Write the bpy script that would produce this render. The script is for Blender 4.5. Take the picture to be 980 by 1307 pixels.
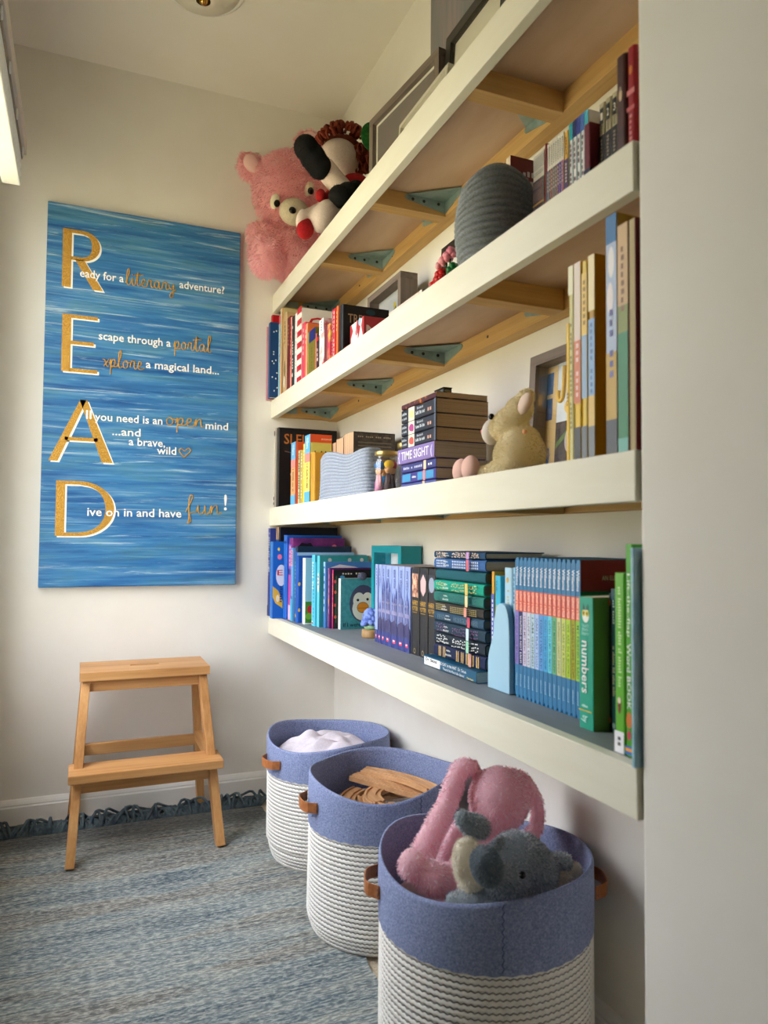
import bpy, bmesh, math, random
import numpy as np
from mathutils import Vector, Matrix, Euler
random.seed(7); rng = np.random.default_rng(7)
PI = math.pi
SC = bpy.context.scene
for o in list(bpy.data.objects): bpy.data.objects.remove(o)

# ------------------------------------------------------------------ camera
cam_d = bpy.data.cameras.new('camera'); cam = bpy.data.objects.new('camera', cam_d)
SC.collection.objects.link(cam); SC.camera = cam
YAW, PITCH, ROLL, F_PX = 0.3945, 0.0391, 0.0072, 926.42
cam_d.sensor_fit = 'VERTICAL'; cam_d.sensor_height = 36.0; cam_d.lens = F_PX*36.0/1307; cam_d.clip_start = .02
fw = Vector((math.sin(YAW)*math.cos(PITCH), math.cos(YAW)*math.cos(PITCH), math.sin(PITCH)))
rt = Vector((math.cos(YAW), -math.sin(YAW), 0)); up = rt.cross(fw)
r2 = rt*math.cos(ROLL)+up*math.sin(ROLL); u2 = -rt*math.sin(ROLL)+up*math.cos(ROLL)
m = Matrix.Identity(4)
for i in range(3): m[i][0], m[i][1], m[i][2] = r2[i], u2[i], -fw[i]
m[0][3], m[1][3], m[2][3] = 0, 0, .881
cam.matrix_world = m
cam_d.dof.use_dof = True; cam_d.dof.focus_distance = 1.85; cam_d.dof.aperture_fstop = 4.6

# ------------------------------------------------------------------ world: daylight sky above, sunlit garden below
W = bpy.data.worlds.new('daylight'); SC.world = W; W.use_nodes = True
nt = W.node_tree; nt.nodes.clear()
tc = nt.nodes.new('ShaderNodeTexCoord'); sx = nt.nodes.new('ShaderNodeSeparateXYZ')
mr = nt.nodes.new('ShaderNodeMapRange'); mr.inputs[1].default_value = -1; mr.inputs[2].default_value = 1
rp = nt.nodes.new('ShaderNodeValToRGB'); bg = nt.nodes.new('ShaderNodeBackground'); ow = nt.nodes.new('ShaderNodeOutputWorld')
nt.links.new(tc.outputs['Generated'], sx.inputs[0]); nt.links.new(sx.outputs['Z'], mr.inputs[0]); nt.links.new(mr.outputs[0], rp.inputs[0])
cr = rp.color_ramp
cr.elements[0].position = 0.0; cr.elements[0].color = (.50, .44, .24, 1)
cr.elements[1].position = 1.0; cr.elements[1].color = (1.40, 1.48, 1.66, 1)
e = cr.elements.new(.47); e.color = (.66, .60, .36, 1)
e = cr.elements.new(.53); e.color = (.90, .90, .90, 1)
nt.links.new(rp.outputs[0], bg.inputs[0]); bg.inputs[1].default_value = 5.0
nt.links.new(bg.outputs[0], ow.inputs[0])
vs = SC.view_settings
SC.display_settings.display_device = 'sRGB'
vs.view_transform = 'Standard'; vs.look = 'None'; vs.gamma = 1; vs.exposure = 0.85; vs.use_curve_mapping = False
SC.cycles.max_bounces = 10; SC.cycles.diffuse_bounces = 6; SC.cycles.transparent_max_bounces = 12

# ------------------------------------------------------------------ materials
def lin(c):
    c = c/255
    return c/12.92 if c <= .04045 else ((c+.055)/1.055)**2.4
def col(rgb): return (lin(rgb[0]), lin(rgb[1]), lin(rgb[2]), 1)
MATS = {}
def base_mat(name, rough=.6):
    m = bpy.data.materials.new(name); m.use_nodes = True
    b = m.node_tree.nodes['Principled BSDF']; b.inputs['Roughness'].default_value = rough
    b.inputs['Specular IOR Level'].default_value = .35
    return m, m.node_tree, b
def obco(nt, scale=(1,1,1), rot=(0,0,0), src='Object'):
    t = nt.nodes.new('ShaderNodeTexCoord'); mp = nt.nodes.new('ShaderNodeMapping')
    mp.inputs['Scale'].default_value = scale; mp.inputs['Rotation'].default_value = rot
    nt.links.new(t.outputs[src], mp.inputs[0]); return mp.outputs[0]
def noise(nt, vec, scale=5, detail=3, rough=.55, dist=0):
    n = nt.nodes.new('ShaderNodeTexNoise'); n.inputs['Scale'].default_value = scale; n.inputs['Detail'].default_value = detail
    n.inputs['Roughness'].default_value = rough; n.inputs['Distortion'].default_value = dist
    nt.links.new(vec, n.inputs['Vector']); return n.outputs[0]
def ramp(nt, fac, stops):
    r = nt.nodes.new('ShaderNodeValToRGB'); nt.links.new(fac, r.inputs[0]); e = r.color_ramp.elements
    while len(e) < len(stops): e.new(.5)
    for k, (p, c) in enumerate(sorted(stops)): e[k].position = p; e[k].color = col(c)
    return r.outputs[0]
def bump(nt, b, h, strength=.3, dist=.002):
    n = nt.nodes.new('ShaderNodeBump'); n.inputs['Strength'].default_value = strength; n.inputs['Distance'].default_value = dist
    nt.links.new(h, n.inputs['Height']); nt.links.new(n.outputs[0], b.inputs['Normal'])
def mixc(nt, fac, a, c, mode='MIX'):
    x = nt.nodes.new('ShaderNodeMixRGB'); x.blend_type = mode
    for s, v in ((0, fac), (1, a), (2, c)):
        if isinstance(v, (int, float)): x.inputs[s].default_value = v
        elif isinstance(v, tuple): x.inputs[s].default_value = v
        else: nt.links.new(v, x.inputs[s])
    return x.outputs[0]
def P(rgb, rough=.5, metal=0.0, name=None):
    """plain painted or printed colour"""
    k = ('p', tuple(rgb), rough, metal)
    if k not in MATS:
        m, nt, b = base_mat(name or 'colour_%d_%d_%d' % tuple(rgb), rough)
        b.inputs['Base Color'].default_value = col(rgb); b.inputs['Metallic'].default_value = metal
        MATS[k] = m
    return MATS[k]
def N(rgb, rgb2, scale=60, lo=.4, hi=.6, rough=.55, stretch=(1,1,1), bmp=0, bd=.002, name=None, detail=4):
    """two colours mixed by noise, optional relief"""
    k = ('n', tuple(rgb), tuple(rgb2), scale, lo, hi, rough, stretch, bmp, bd)
    if k not in MATS:
        m, nt, b = base_mat(name or 'mottled_%d_%d_%d' % tuple(rgb), rough)
        n = noise(nt, obco(nt, stretch), scale, detail)
        nt.links.new(ramp(nt, n, [(lo, rgb), (hi, rgb2)]), b.inputs['Base Color'])
        if bmp: bump(nt, b, n, bmp, bd)
        MATS[k] = m
    return MATS[k]
def wood(name, c1, c2, c3, axis, rough=.45):
    k = ('w', name, axis)
    if k not in MATS:
        m, nt, b = base_mat(name, rough)
        s = [26, 26, 26]; s[axis] = 1.6
        v = obco(nt, tuple(s)); n = noise(nt, v, 1.0, 5, .6, .6)
        s2 = [160, 160, 160]; s2[axis] = 4
        n2 = noise(nt, obco(nt, tuple(s2)), 1.0, 3)
        c = ramp(nt, n, [(.3, c1), (.5, c2), (.72, c3)])
        c = mixc(nt, .22, c, ramp(nt, n2, [(.35, c1), (.65, c3)]))
        nt.links.new(c, b.inputs['Base Color']); bump(nt, b, n2, .08, .001)
        MATS[k] = m
    return MATS[k]
def beech(axis): return wood('oiled_beech', (164,112,62), (196,142,86), (212,164,108), axis)
def pine(axis): return wood('pine_timber', (176,136,78), (200,160,100), (214,178,122), axis, .6)
def track_wood(axis): return wood('toy_track_beech', (178,126,80), (204,156,110), (220,176,130), axis)
def greyframe(axis): return wood('weathered_grey_wood', (92,80,74), (122,108,100), (142,130,120), axis, .6)

WALL = N((233,230,222), (229,225,216), 7, .3, .7, .75, bmp=.04, bd=.001, name='cream_wall_paint')
CEIL = N((232,228,220), (228,224,214), 5, .3, .7, .8, name='ceiling_paint')
TRIM = P((232,230,224), .4, name='satin_white_trim')
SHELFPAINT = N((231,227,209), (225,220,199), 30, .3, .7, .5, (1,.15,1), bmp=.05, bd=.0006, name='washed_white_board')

# ------------------------------------------------------------------ mesh building
class MB:
    def __init__(s): s.v = []; s.f = []; s.mi = []; s.sm = []; s.mats = []; s.uv = {}
    def m(s, mat):
        if mat not in s.mats: s.mats.append(mat)
        return s.mats.index(mat)
    def add(s, vs_, fs, mat, smooth=False, M=None):
        o = len(s.v); k = s.m(mat)
        if M is not None: vs_ = [M @ Vector(p) for p in vs_]
        s.v += [tuple(p) for p in vs_]
        for f in fs: s.f.append([i+o for i in f]); s.mi.append(k); s.sm.append(smooth)
        return s
    def box(s, x0, x1, y0, y1, z0, z1, mat, M=None, top=None, skip=''):
        v = [(x0,y0,z0),(x1,y0,z0),(x1,y1,z0),(x0,y1,z0),(x0,y0,z1),(x1,y0,z1),(x1,y1,z1),(x0,y1,z1)]
        f = [(3,2,1,0),(4,5,6,7),(0,1,5,4),(1,2,6,5),(2,3,7,6),(3,0,4,7)]
        s.add(v, f, mat, False, M)
        if top: s.mi[-5] = s.m(top)
        return s
    def bar(s, a, b, w, d, mat, side=(1,0,0), w2=None, d2=None):
        """squared bar from a to b, w along SIDE, d across"""
        a, b = Vector(a), Vector(b); t = (b-a).normalized(); sd = Vector(side); sd = (sd - t*sd.dot(t)).normalized(); n = t.cross(sd)
        w2 = w2 or w; d2 = d2 or d; v = []
        for p, ww, dd in ((a, w, d), (b, w2, d2)):
            for i, j in ((-1,-1),(1,-1),(1,1),(-1,1)): v.append(p + sd*(i*ww/2) + n*(j*dd/2))
        return s.add(v, [(3,2,1,0),(4,5,6,7),(0,1,5,4),(1,2,6,5),(2,3,7,6),(3,0,4,7)], mat)
    def prism(s, poly, d, mat, M=None, smooth=False):
        """2D polygon (x,y) pulled from z=0 to z=d"""
        n = len(poly)
        ar = sum(poly[i][0]*poly[(i+1)%n][1]-poly[(i+1)%n][0]*poly[i][1] for i in range(n))
        if ar < 0: poly = poly[::-1]
        v = [(x,y,0) for x,y in poly]+[(x,y,d) for x,y in poly]
        f = [tuple(range(n))[::-1], tuple(range(n,2*n))]
        s.add(v, f, mat, False, M)
        s.f += [[len(s.v)-2*n+i, len(s.v)-2*n+(i+1)%n, len(s.v)-n+(i+1)%n, len(s.v)-n+i] for i in range(n)]
        s.mi += [s.m(mat)]*n; s.sm += [smooth]*n
        return s
    def tube(s, pts, r, mat, seg=8, caps=True, closed=False):
        pts = [Vector(p) for p in pts]; n = len(pts); v = []
        rr = r if isinstance(r, (list, tuple)) else [r]*n
        prev = None
        for i, p in enumerate(pts):
            if closed: t = pts[(i+1) % n]-pts[i-1]
            else: t = pts[min(i+1,n-1)]-pts[max(i-1,0)]
            t = t.normalized() if t.length > 1e-9 else Vector((0,0,1))
            if prev is None: a = t.orthogonal().normalized()
            else:
                a = prev - t*prev.dot(t); a = a.normalized() if a.length > 1e-6 else t.orthogonal().normalized()
            prev = a; b = t.cross(a)
            for k in range(seg): v.append(p + (a*math.cos(2*PI*k/seg)+b*math.sin(2*PI*k/seg))*rr[i])
        f = []
        for i in range(n if closed else n-1):
            j = (i+1) % n
            for k in range(seg): f.append((i*seg+k, i*seg+(k+1)%seg, j*seg+(k+1)%seg, j*seg+k))
        if caps and not closed: f += [tuple(range(seg))[::-1], tuple(range((n-1)*seg, n*seg))]
        return s.add(v, f, mat, True)
    def lathe(s, prof, mat, seg=48, M=None, fn=None):
        v = []; f = []; n = len(prof)
        for j in range(seg):
            a = 2*PI*j/seg
            for i, (r, z) in enumerate(prof):
                p = (r*math.cos(a), r*math.sin(a), z)
                v.append(fn(p, a, i) if fn else p)
        for j in range(seg):
            for i in range(n-1):
                a0, a1 = j*n+i, ((j+1) % seg)*n+i
                f.append((a0, a1, a1+1, a0+1))
        return s.add(v, f, mat, True, M)
    def ell(s, c, r, mat, rot=(0,0,0), seg=20, rings=12):
        v = [(0,0,-1)]; f = []
        for i in range(1, rings):
            t = PI*i/rings
            for j in range(seg): a = 2*PI*j/seg; v.append((math.sin(t)*math.cos(a), math.sin(t)*math.sin(a), -math.cos(t)))
        v.append((0,0,1)); L = len(v)-1
        for j in range(seg): f.append((0, 1+(j+1)%seg, 1+j)); f.append((L, L-seg+j, L-seg+(j+1)%seg))
        for i in range(rings-2):
            for j in range(seg):
                a = 1+i*seg+j; b = 1+i*seg+(j+1)%seg; f.append((a, b, b+seg, a+seg))
        R = Euler(rot).to_matrix().to_4x4(); M = Matrix.Translation(c) @ R @ Matrix.Diagonal((r[0], r[1], r[2], 1))
        return s.add(v, f, mat, True, M)
    def flat(s, pts3, mat): return s.add(pts3, [tuple(range(len(pts3)))], mat)
    def text(s, body, o, u, v, size, mat, width=None, bold=0.0, align='L'):
        vv, ff, w0 = text_poly(body, bold)
        if not vv: return s
        o, u, v = Vector(o), Vector(u), Vector(v)
        sx_ = (width/w0) if width else size
        off = {'L': 0, 'C': -w0*sx_/2, 'R': -w0*sx_}[align]
        return s.add([o + u*(p[0]*sx_+off) + v*(p[1]*size) for p in vv], ff, mat)
    def build(s, name, parent=None, loc=None, rot=None, bevel=0, segs=2, subsurf=0):
        me = bpy.data.meshes.new(name); me.from_pydata(s.v, [], s.f)
        for mt in s.mats: me.materials.append(mt)
        me.polygons.foreach_set('material_index', s.mi); me.polygons.foreach_set('use_smooth', s.sm); me.update()
        o = bpy.data.objects.new(name, me); SC.collection.objects.link(o)
        if parent is not None: o.parent = parent
        if loc is not None: o.location = loc
        if rot is not None: o.rotation_euler = rot
        if bevel:
            b = o.modifiers.new('edges', 'BEVEL'); b.width = bevel; b.segments = segs; b.limit_method = 'ANGLE'; b.angle_limit = .6
        if subsurf:
            q = o.modifiers.new('sub', 'SUBSURF'); q.levels = q.render_levels = subsurf
        return o
_TX = {}
def text_poly(body, bold=0.0):
    k = (body, bold)
    if k in _TX: return _TX[k]
    cu = bpy.data.curves.new('lettering', 'FONT'); cu.body = body; cu.size = 1.0; cu.resolution_u = 2; cu.fill_mode = 'FRONT'; cu.offset = bold
    ob = bpy.data.objects.new('lettering', cu); SC.collection.objects.link(ob)
    dg = bpy.context.evaluated_depsgraph_get(); me = bpy.data.meshes.new_from_object(ob.evaluated_get(dg))
    vv = [tuple(p.co) for p in me.vertices]; ff = [tuple(p.vertices) for p in me.polygons]
    # keep the front facing up
    out = []
    for f in ff:
        a = sum(vv[f[i]][0]*vv[f[(i+1)%len(f)]][1]-vv[f[(i+1)%len(f)]][0]*vv[f[i]][1] for i in range(len(f)))
        out.append(f if a > 0 else f[::-1])
    x0 = min([p[0] for p in vv], default=0); x1 = max([p[0] for p in vv], default=1)
    vv = [(p[0]-x0, p[1]) for p in vv]
    bpy.data.objects.remove(ob); bpy.data.curves.remove(cu); bpy.data.meshes.remove(me)
    _TX[k] = (vv, out, max(x1-x0, .01)); return _TX[k]
def thing(name, label, cat, loc=(0,0,0), rot=(0,0,0), group=None):
    o = bpy.data.objects.new(name, None); SC.collection.objects.link(o); o.empty_display_size = .05
    o.location = loc; o.rotation_euler = rot
    return tag(o, label, cat, group)
def tag(o, label, cat, group=None):
    o['label'] = label; o['category'] = cat
    if group: o['group'] = group
    return o
def struct(o): o['kind'] = 'structure'; return o
def catmull(p, n=6, closed=False):
    p = [Vector(q) for q in p]; out = []; L = len(p)
    for i in range(L if closed else L-1):
        if closed: a, b, c, d = p[i-1], p[i], p[(i+1)%L], p[(i+2)%L]
        else: a, b, c, d = p[max(i-1,0)], p[i], p[i+1], p[min(i+2,L-1)]
        for k in range(n):
            t = k/n; out.append(.5*((2*b)+(c-a)*t+(2*a-5*b+4*c-d)*t*t+(3*b-a-3*c+d)*t**3))
    if not closed: out.append(p[-1])
    return out

# ------------------------------------------------------------------ the room
YB, XW, XS, YE, ZC, XL, YR = 2.515, .8565, .6103, .6816, 2.4406, -.27, -3.2
T = .12
mb = MB().box(XL-T, XW+T, YB, YB+T, 0, ZC, WALL); struct(mb.build('wall_back'))
mb = MB().box(XW, XW+T, YE, YB, 0, ZC, WALL); struct(mb.build('wall_right'))
mb = MB().box(XS+.004, XW+T, YR, YE, 0, ZC, WALL); struct(mb.build('wall_right_near', bevel=.006, segs=3))
mb = MB().box(XL-T, XW+T, YR-T, YR, 0, ZC, WALL); struct(mb.build('wall_front'))
WY0, WY1, WZ0, WZ1 = 1.25, 2.30, .50, 2.02
mb = MB()
for a, b, c, d in ((YR, WY0, 0, ZC), (WY1, YB, 0, ZC), (WY0, WY1, 0, WZ0), (WY0, WY1, WZ1, ZC)): mb.box(XL-T, XL, a, b, c, d, WALL)
struct(mb.build('wall_left'))
mb = MB().box(XL-T, XW+T, YR-T, YB+T, ZC, ZC+T, CEIL); struct(mb.build('ceiling'))
CARPET = N((206,192,168), (176,160,136), 260, .35, .65, .95, bmp=.8, bd=.004, name='beige_carpet')
mb = MB().box(XL-T, XW+T, YR-T, YB+T, -.08, 0, CARPET); struct(mb.build('floor'))
# skirting boards with a stepped moulding on top
def skirting(name, a, b, n):
    prof = [(0,0),(.014,0),(.014,.058),(.011,.062),(.011,.066),(.008,.072),(.004,.0785),(0,.081)]
    a, b, n = Vector(a), Vector(b), Vector(n); t = (b-a)
    mb = MB(); v = []
    for q in (a, b): v += [q + n*p[0] + Vector((0,0,p[1])) for p in prof]
    k = len(prof); f = [tuple(range(k)), tuple(range(2*k-1, k-1, -1))]+[(i, i+k, (i+1)%k+k, (i+1)%k) for i in range(k)]
    mb.add(v, f, TRIM); bm = bmesh.new(); o = mb.build(name); bm.from_mesh(o.data); bmesh.ops.recalc_face_normals(bm, faces=bm.faces); bm.to_mesh(o.data); bm.free()
    struct(o)
skirting('baseboard_back', (XL, YB, 0), (XW, YB, 0), (0,-1,0))
skirting('baseboard_right', (XW, YE, 0), (XW, YB-.014, 0), (-1,0,0))
skirting('baseboard_left', (XL, YR, 0), (XL, YB-.014, 0), (1,0,0))
# window in the left wall
WHITE = P((236,236,232), .35, name='white_window_paint')
win = bpy.data.objects.new('window_1', None); SC.collection.objects.link(win); win.location = (XL-.06, (WY0+WY1)/2, WZ0); struct(win)
hw, hh = (WY1-WY0)/2, WZ1-WZ0
mb = MB(); fw_ = .05
mb.box(-.03,.03,-hw,hw,0,fw_,WHITE).box(-.03,.03,-hw,hw,hh-fw_,hh,WHITE)
for y in (-hw, hw-fw_, -hw/3-.02, hw/3-.02): mb.box(-.029,.029,y,y+fw_,fw_,hh-fw_,WHITE)
mb.build('window_frame', win, bevel=.003)
def glass_mat():
    m = bpy.data.materials.new('window_glass'); m.use_nodes = True; nt = m.node_tree; nt.nodes.clear()
    o = nt.nodes.new('ShaderNodeOutputMaterial'); mx = nt.nodes.new('ShaderNodeMixShader'); t = nt.nodes.new('ShaderNodeBsdfTransparent'); g = nt.nodes.new('ShaderNodeBsdfGlossy')
    g.inputs['Roughness'].default_value = .02; mx.inputs[0].default_value = .06
    nt.links.new(t.outputs[0], mx.inputs[1]); nt.links.new(g.outputs[0], mx.inputs[2]); nt.links.new(mx.outputs[0], o.inputs[0]); return m
GLASS = glass_mat()
for a, b in ((-hw+fw_, -hw/3-.02), (-hw/3+.03, hw/3-.02), (hw/3+.03, hw-fw_)):
    MB().box(-.003,.003,a,b,fw_,hh-fw_,GLASS).build('window_pane', win)
MB().box(.03,.075,-hw-.03,hw+.03,-.025,-.001,WHITE).build('window_sill', win, bevel=.004)
# window shade: headrail, gathered white shade hanging under it, cord rings
RAILM = P((214,204,192), .5, name='warm_white_headrail')
sh = thing('window_shade', 'raised white window shade with a headrail and cord rings beside the back wall', 'window shade', (XL, 0, 0))
mb = MB().box(.062,.1,.1,2.30,1.985,2.0,RAILM).box(.092,.1,.1,2.30,2.0,2.03,RAILM).box(.002,.0615,.1,2.30,2.0,2.03,RAILM); mb.build('headrail', sh, bevel=.002)
mb = MB()
SHADE = P((240,242,236), .8, name='white_shade_fabric')
for k in range(9):
    z = 1.886+k*.0125; mb.box(.040,.088 - .003*(k%2),.1,2.285,z,z+.0118,SHADE)
mb.build('gathered_shade', sh, bevel=.004, segs=2)
for y in (2.25, 2.05, 1.85, 1.66, 1.5):
    z = 1.982
    MB().tube([(.094+.0, y+.012*math.cos(a), z-.012+.012*math.sin(a)) for a in np.linspace(0, 2*PI, 13)[:-1]], .002, WHITE, 6, closed=True).build('cord_ring', sh)
MB().box(.0885,.0905,.1,2.285,1.965,1.985,P((150,140,126),.6)).build('cord_tape', sh)
# ceiling lamp: shallow ribbed glass dish with a brass finial
BRASS = P((200,158,80), .25, 1.0, name='brass')
lp = thing('ceiling_lamp', 'shallow round white glass ceiling lamp with small brass finial', 'ceiling lamp', (.283, 2.025, ZC))
FROST = P((226,220,204), .3, name='ribbed_frosted_glass')
pr = [(.02,-.052),(.035,-.0515),(.037,-.049),(.05,-.048),(.052,-.045),(.066,-.043),(.068,-.04),(.082,-.036),(.084,-.032),(.096,-.024),(.102,-.012),(.103,-.002),(.0,-.002)]
MB().lathe(pr, FROST, 56).build('glass_dish', lp)
MB().lathe([(.0,-.062),(.008,-.06),(.012,-.055),(.012,-.050),(.021,-.0505),(.0,-.049)], BRASS, 24).build('finial', lp)
MB().lathe([(.0,-.0015),(.112,-.0015),(.115,-.006),(.115,-.012),(.106,-.014),(.104,-.01),(.1035,-.0016)], TRIM, 56).build('trim_ring', lp)

# ------------------------------------------------------------------ rug with fringe
def rug_mat():
    m, nt, b = base_mat('woven_blue_grey_wool', .95)
    band = noise(nt, obco(nt, (.5, 5.2, 1)), 1.6, 4, .6, .25)
    c = ramp(nt, band, [(.28, (28,48,62)), (.38, (66,90,104)), (.45, (116,132,138)), (.52, (146,154,150)), (.58, (108,96,84)), (.64, (134,130,122)), (.72, (50,74,90))])
    fine = noise(nt, obco(nt, (60, 210, 1)), 1, 2, .65)
    c = mixc(nt, .44, c, ramp(nt, fine, [(.40, (26,40,50)), (.5, (124,132,130)), (.585, (226,224,212))]))
    fl = noise(nt, obco(nt, (6, 90, 1)), 1, 3)
    sp = nt.nodes.new('ShaderNodeSeparateXYZ'); nt.links.new(obco(nt), sp.inputs[0])
    eb = nt.nodes.new('ShaderNodeMapRange'); eb.inputs[1].default_value = 2.24; eb.inputs[2].default_value = 2.30; eb.inputs[4].default_value = .62; nt.links.new(sp.outputs['Y'], eb.inputs[0])
    c = mixc(nt, .25, c, ramp(nt, fl, [(.4, (60,88,104)), (.6, (188,186,174))]))
    c = mixc(nt, eb.outputs[0], c, col((58,50,42)))
    nt.links.new(c, b.inputs['Base Color']); bump(nt, b, fine, 1.0, .006); return m
rug = thing('woven_rug', 'blue-grey striped woven wool rug with a dark fringe, on beige carpet', 'rug', (0, 0, 0))
RX0, RX1, RY0, RY1, RZ = -.262, .566, -.9, 2.395, .008
mb = MB(); nx, ny = 40, 120; v = []; f = []
for j in range(ny+1):
    for i in range(nx+1):
        x = RX0+(RX1-RX0)*i/nx; y = RY0+(RY1-RY0)*j/ny
        if i == nx: x += .004*math.sin(y*31)+.003*math.sin(y*83)
        v.append((x, y, RZ + .0012*math.sin(x*9+y*5)))
for j in range(ny):
    for i in range(nx): a = j*(nx+1)+i; f.append((a, a+1, a+nx+2, a+nx+1))
RUGM = rug_mat(); mb.add(v, f, RUGM, True)
edge = [v[i] for i in range(nx+1)]+[v[j*(nx+1)+nx] for j in range(1, ny+1)]+[v[ny*(nx+1)+i] for i in range(nx-1, -1, -1)]+[v[j*(nx+1)] for j in range(ny-1, 0, -1)]
L = len(edge); mb.add(edge+[(p[0],p[1],.0005) for p in edge], [(i, i+L, (i+1)%L+L, (i+1)%L) for i in range(L)], RUGM)
mb.build('woven_field', rug)
FRM = N((62,76,84), (92,106,110), 60, .35, .65, .95, name='dark_teal_yarn')
mb = MB()
x = RX0+.003
while x < RX1:
    for s in range(3):
        a = random.uniform(-1.2, 1.2); Lf = random.uniform(.045, .085); h = random.uniform(.006, .020) if random.random() < .9 else .038
        p0 = Vector((x+random.uniform(-.004,.004), RY1-.004, .007)); p1 = p0+Vector((a*Lf*.35, Lf*.4, h)); p2 = p0+Vector((a*Lf*.8, Lf*.8, h*.55)); p3 = p0+Vector((a*Lf*1.2, min(Lf, .095), .004))
        mb.tube(catmull([p0,p1,p2,p3], 3), [.0042]*9+[.0054], FRM, 5)
    x += .0068
o = mb.build('fringe', rug); o['kind'] = 'stuff'

# ------------------------------------------------------------------ painted canvas
cv = thing('painted_canvas', 'tall blue painted canvas with gold letters spelling READ on the back wall', 'canvas', (-.1205, 2.49, .7266))
def canvas_mat():
    m, nt, b = base_mat('blue_brushed_acrylic', .5)
    n1 = noise(nt, obco(nt, (1.6, 1, 15)), 1.5, 6, .62, .35); n2 = noise(nt, obco(nt, (2.2, 1, 42)), 1.4, 5, .6, .5)
    n3 = noise(nt, obco(nt, (1.0, 1, 30)), 2.1, 6, .72, .9)
    c = ramp(nt, n1, [(.28, (22,70,124)), (.42, (34,98,160)), (.52, (58,124,176)), (.6, (74,128,150)), (.72, (40,104,170))])
    c = mixc(nt, .45, c, ramp(nt, n2, [(.34, (20,64,122)), (.5, (60,126,178)), (.66, (124,168,198))]))
    lite = nt.nodes.new('ShaderNodeMapRange'); lite.inputs[1].default_value = .56; lite.inputs[2].default_value = .70; nt.links.new(n3, lite.inputs[0])
    c = mixc(nt, lite.outputs[0], c, col((186,212,222)))
    nt.links.new(c, b.inputs['Base Color']); bump(nt, b, n2, .25, .002); return m
CW, CH = .61, 1.22
MB().box(0, CW, -.0, .0245, 0, CH, canvas_mat()).build('canvas_panel', cv, bevel=.003)
def gold_mat():
    m, nt, b = base_mat('gold_glitter_paint', .38)
    n = noise(nt, obco(nt), 420, 2, .6); nt.links.new(ramp(nt, n, [(.35, (166,116,38)), (.55, (210,160,66)), (.68, (240,204,120))]), b.inputs['Base Color'])
    b.inputs['Metallic'].default_value = .35; bump(nt, b, n, .4, .001); return m
GOLD = gold_mat(); LW = P((246,246,242), .5, name='white_paint')
CM = Matrix(((1,0,0,0),(0,0,-1,0),(0,1,0,0),(0,0,0,1)))      # drawing plane x,z facing -y
def ring_arc(cx_, cy, rx, ry, a0, a1, t0, t1, n=18):
    """curved stroke, thickness grows from t0 at its ends to t1 in the middle"""
    o_, i_ = [], []
    for k in range(n+1):
        a = a0+(a1-a0)*k/n; t = t0+(t1-t0)*math.sin(PI*k/n)
        o_.append((cx_+rx*math.cos(a), cy+ry*math.sin(a))); i_.append((cx_+(rx-t)*math.cos(a), cy+(ry-min(t, t0*1.15))*math.sin(a)))
    return o_+i_[::-1]
def rect(x0, x1, y0, y1): return [(x0,y0),(x1,y0),(x1,y1),(x0,y1)]
LET = [('R', (.046, .952), [rect(0,.026,0,.187), rect(.024,.06,.176,.187), ring_arc(.058,.138,.052,.049,-PI/2,PI/2,.011,.024), rect(.024,.06,.089,.100), [(.036,.092),(.064,.092),(.122,0),(.092,0)]]),
       ('E', (.050, .682), [rect(0,.026,0,.183), rect(.024,.104,.172,.183), rect(.024,.094,.088,.099), rect(.024,.106,0,.011)]),
       ('A', (.020, .397), [[(0,0),(.026,0),(.106,.197),(.088,.197)], [(.086,.197),(.108,.197),(.188,0),(.156,0)], rect(.045,.142,.066,.077)]),
       ('D', (.044, .161), [rect(0,.026,0,.174), rect(.024,.07,.163,.174), ring_arc(.068,.087,.104,.087,-PI/2,PI/2,.011,.026,26), rect(.024,.07,0,.011)])]
for ch, (ox, oz), polys in LET:
    for dx, dz, mt, d0, nm in ((.0055,-.0045,LW,.0010,'letter_outline'), (0,0,GOLD,.0020,'gold_letter')):
        mb = MB()
        for p in polys: mb.prism(p, d0, mt, Matrix.Translation((ox+dx, 0, oz+dz)) @ CM)
        mb.build(nm, cv)
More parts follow.
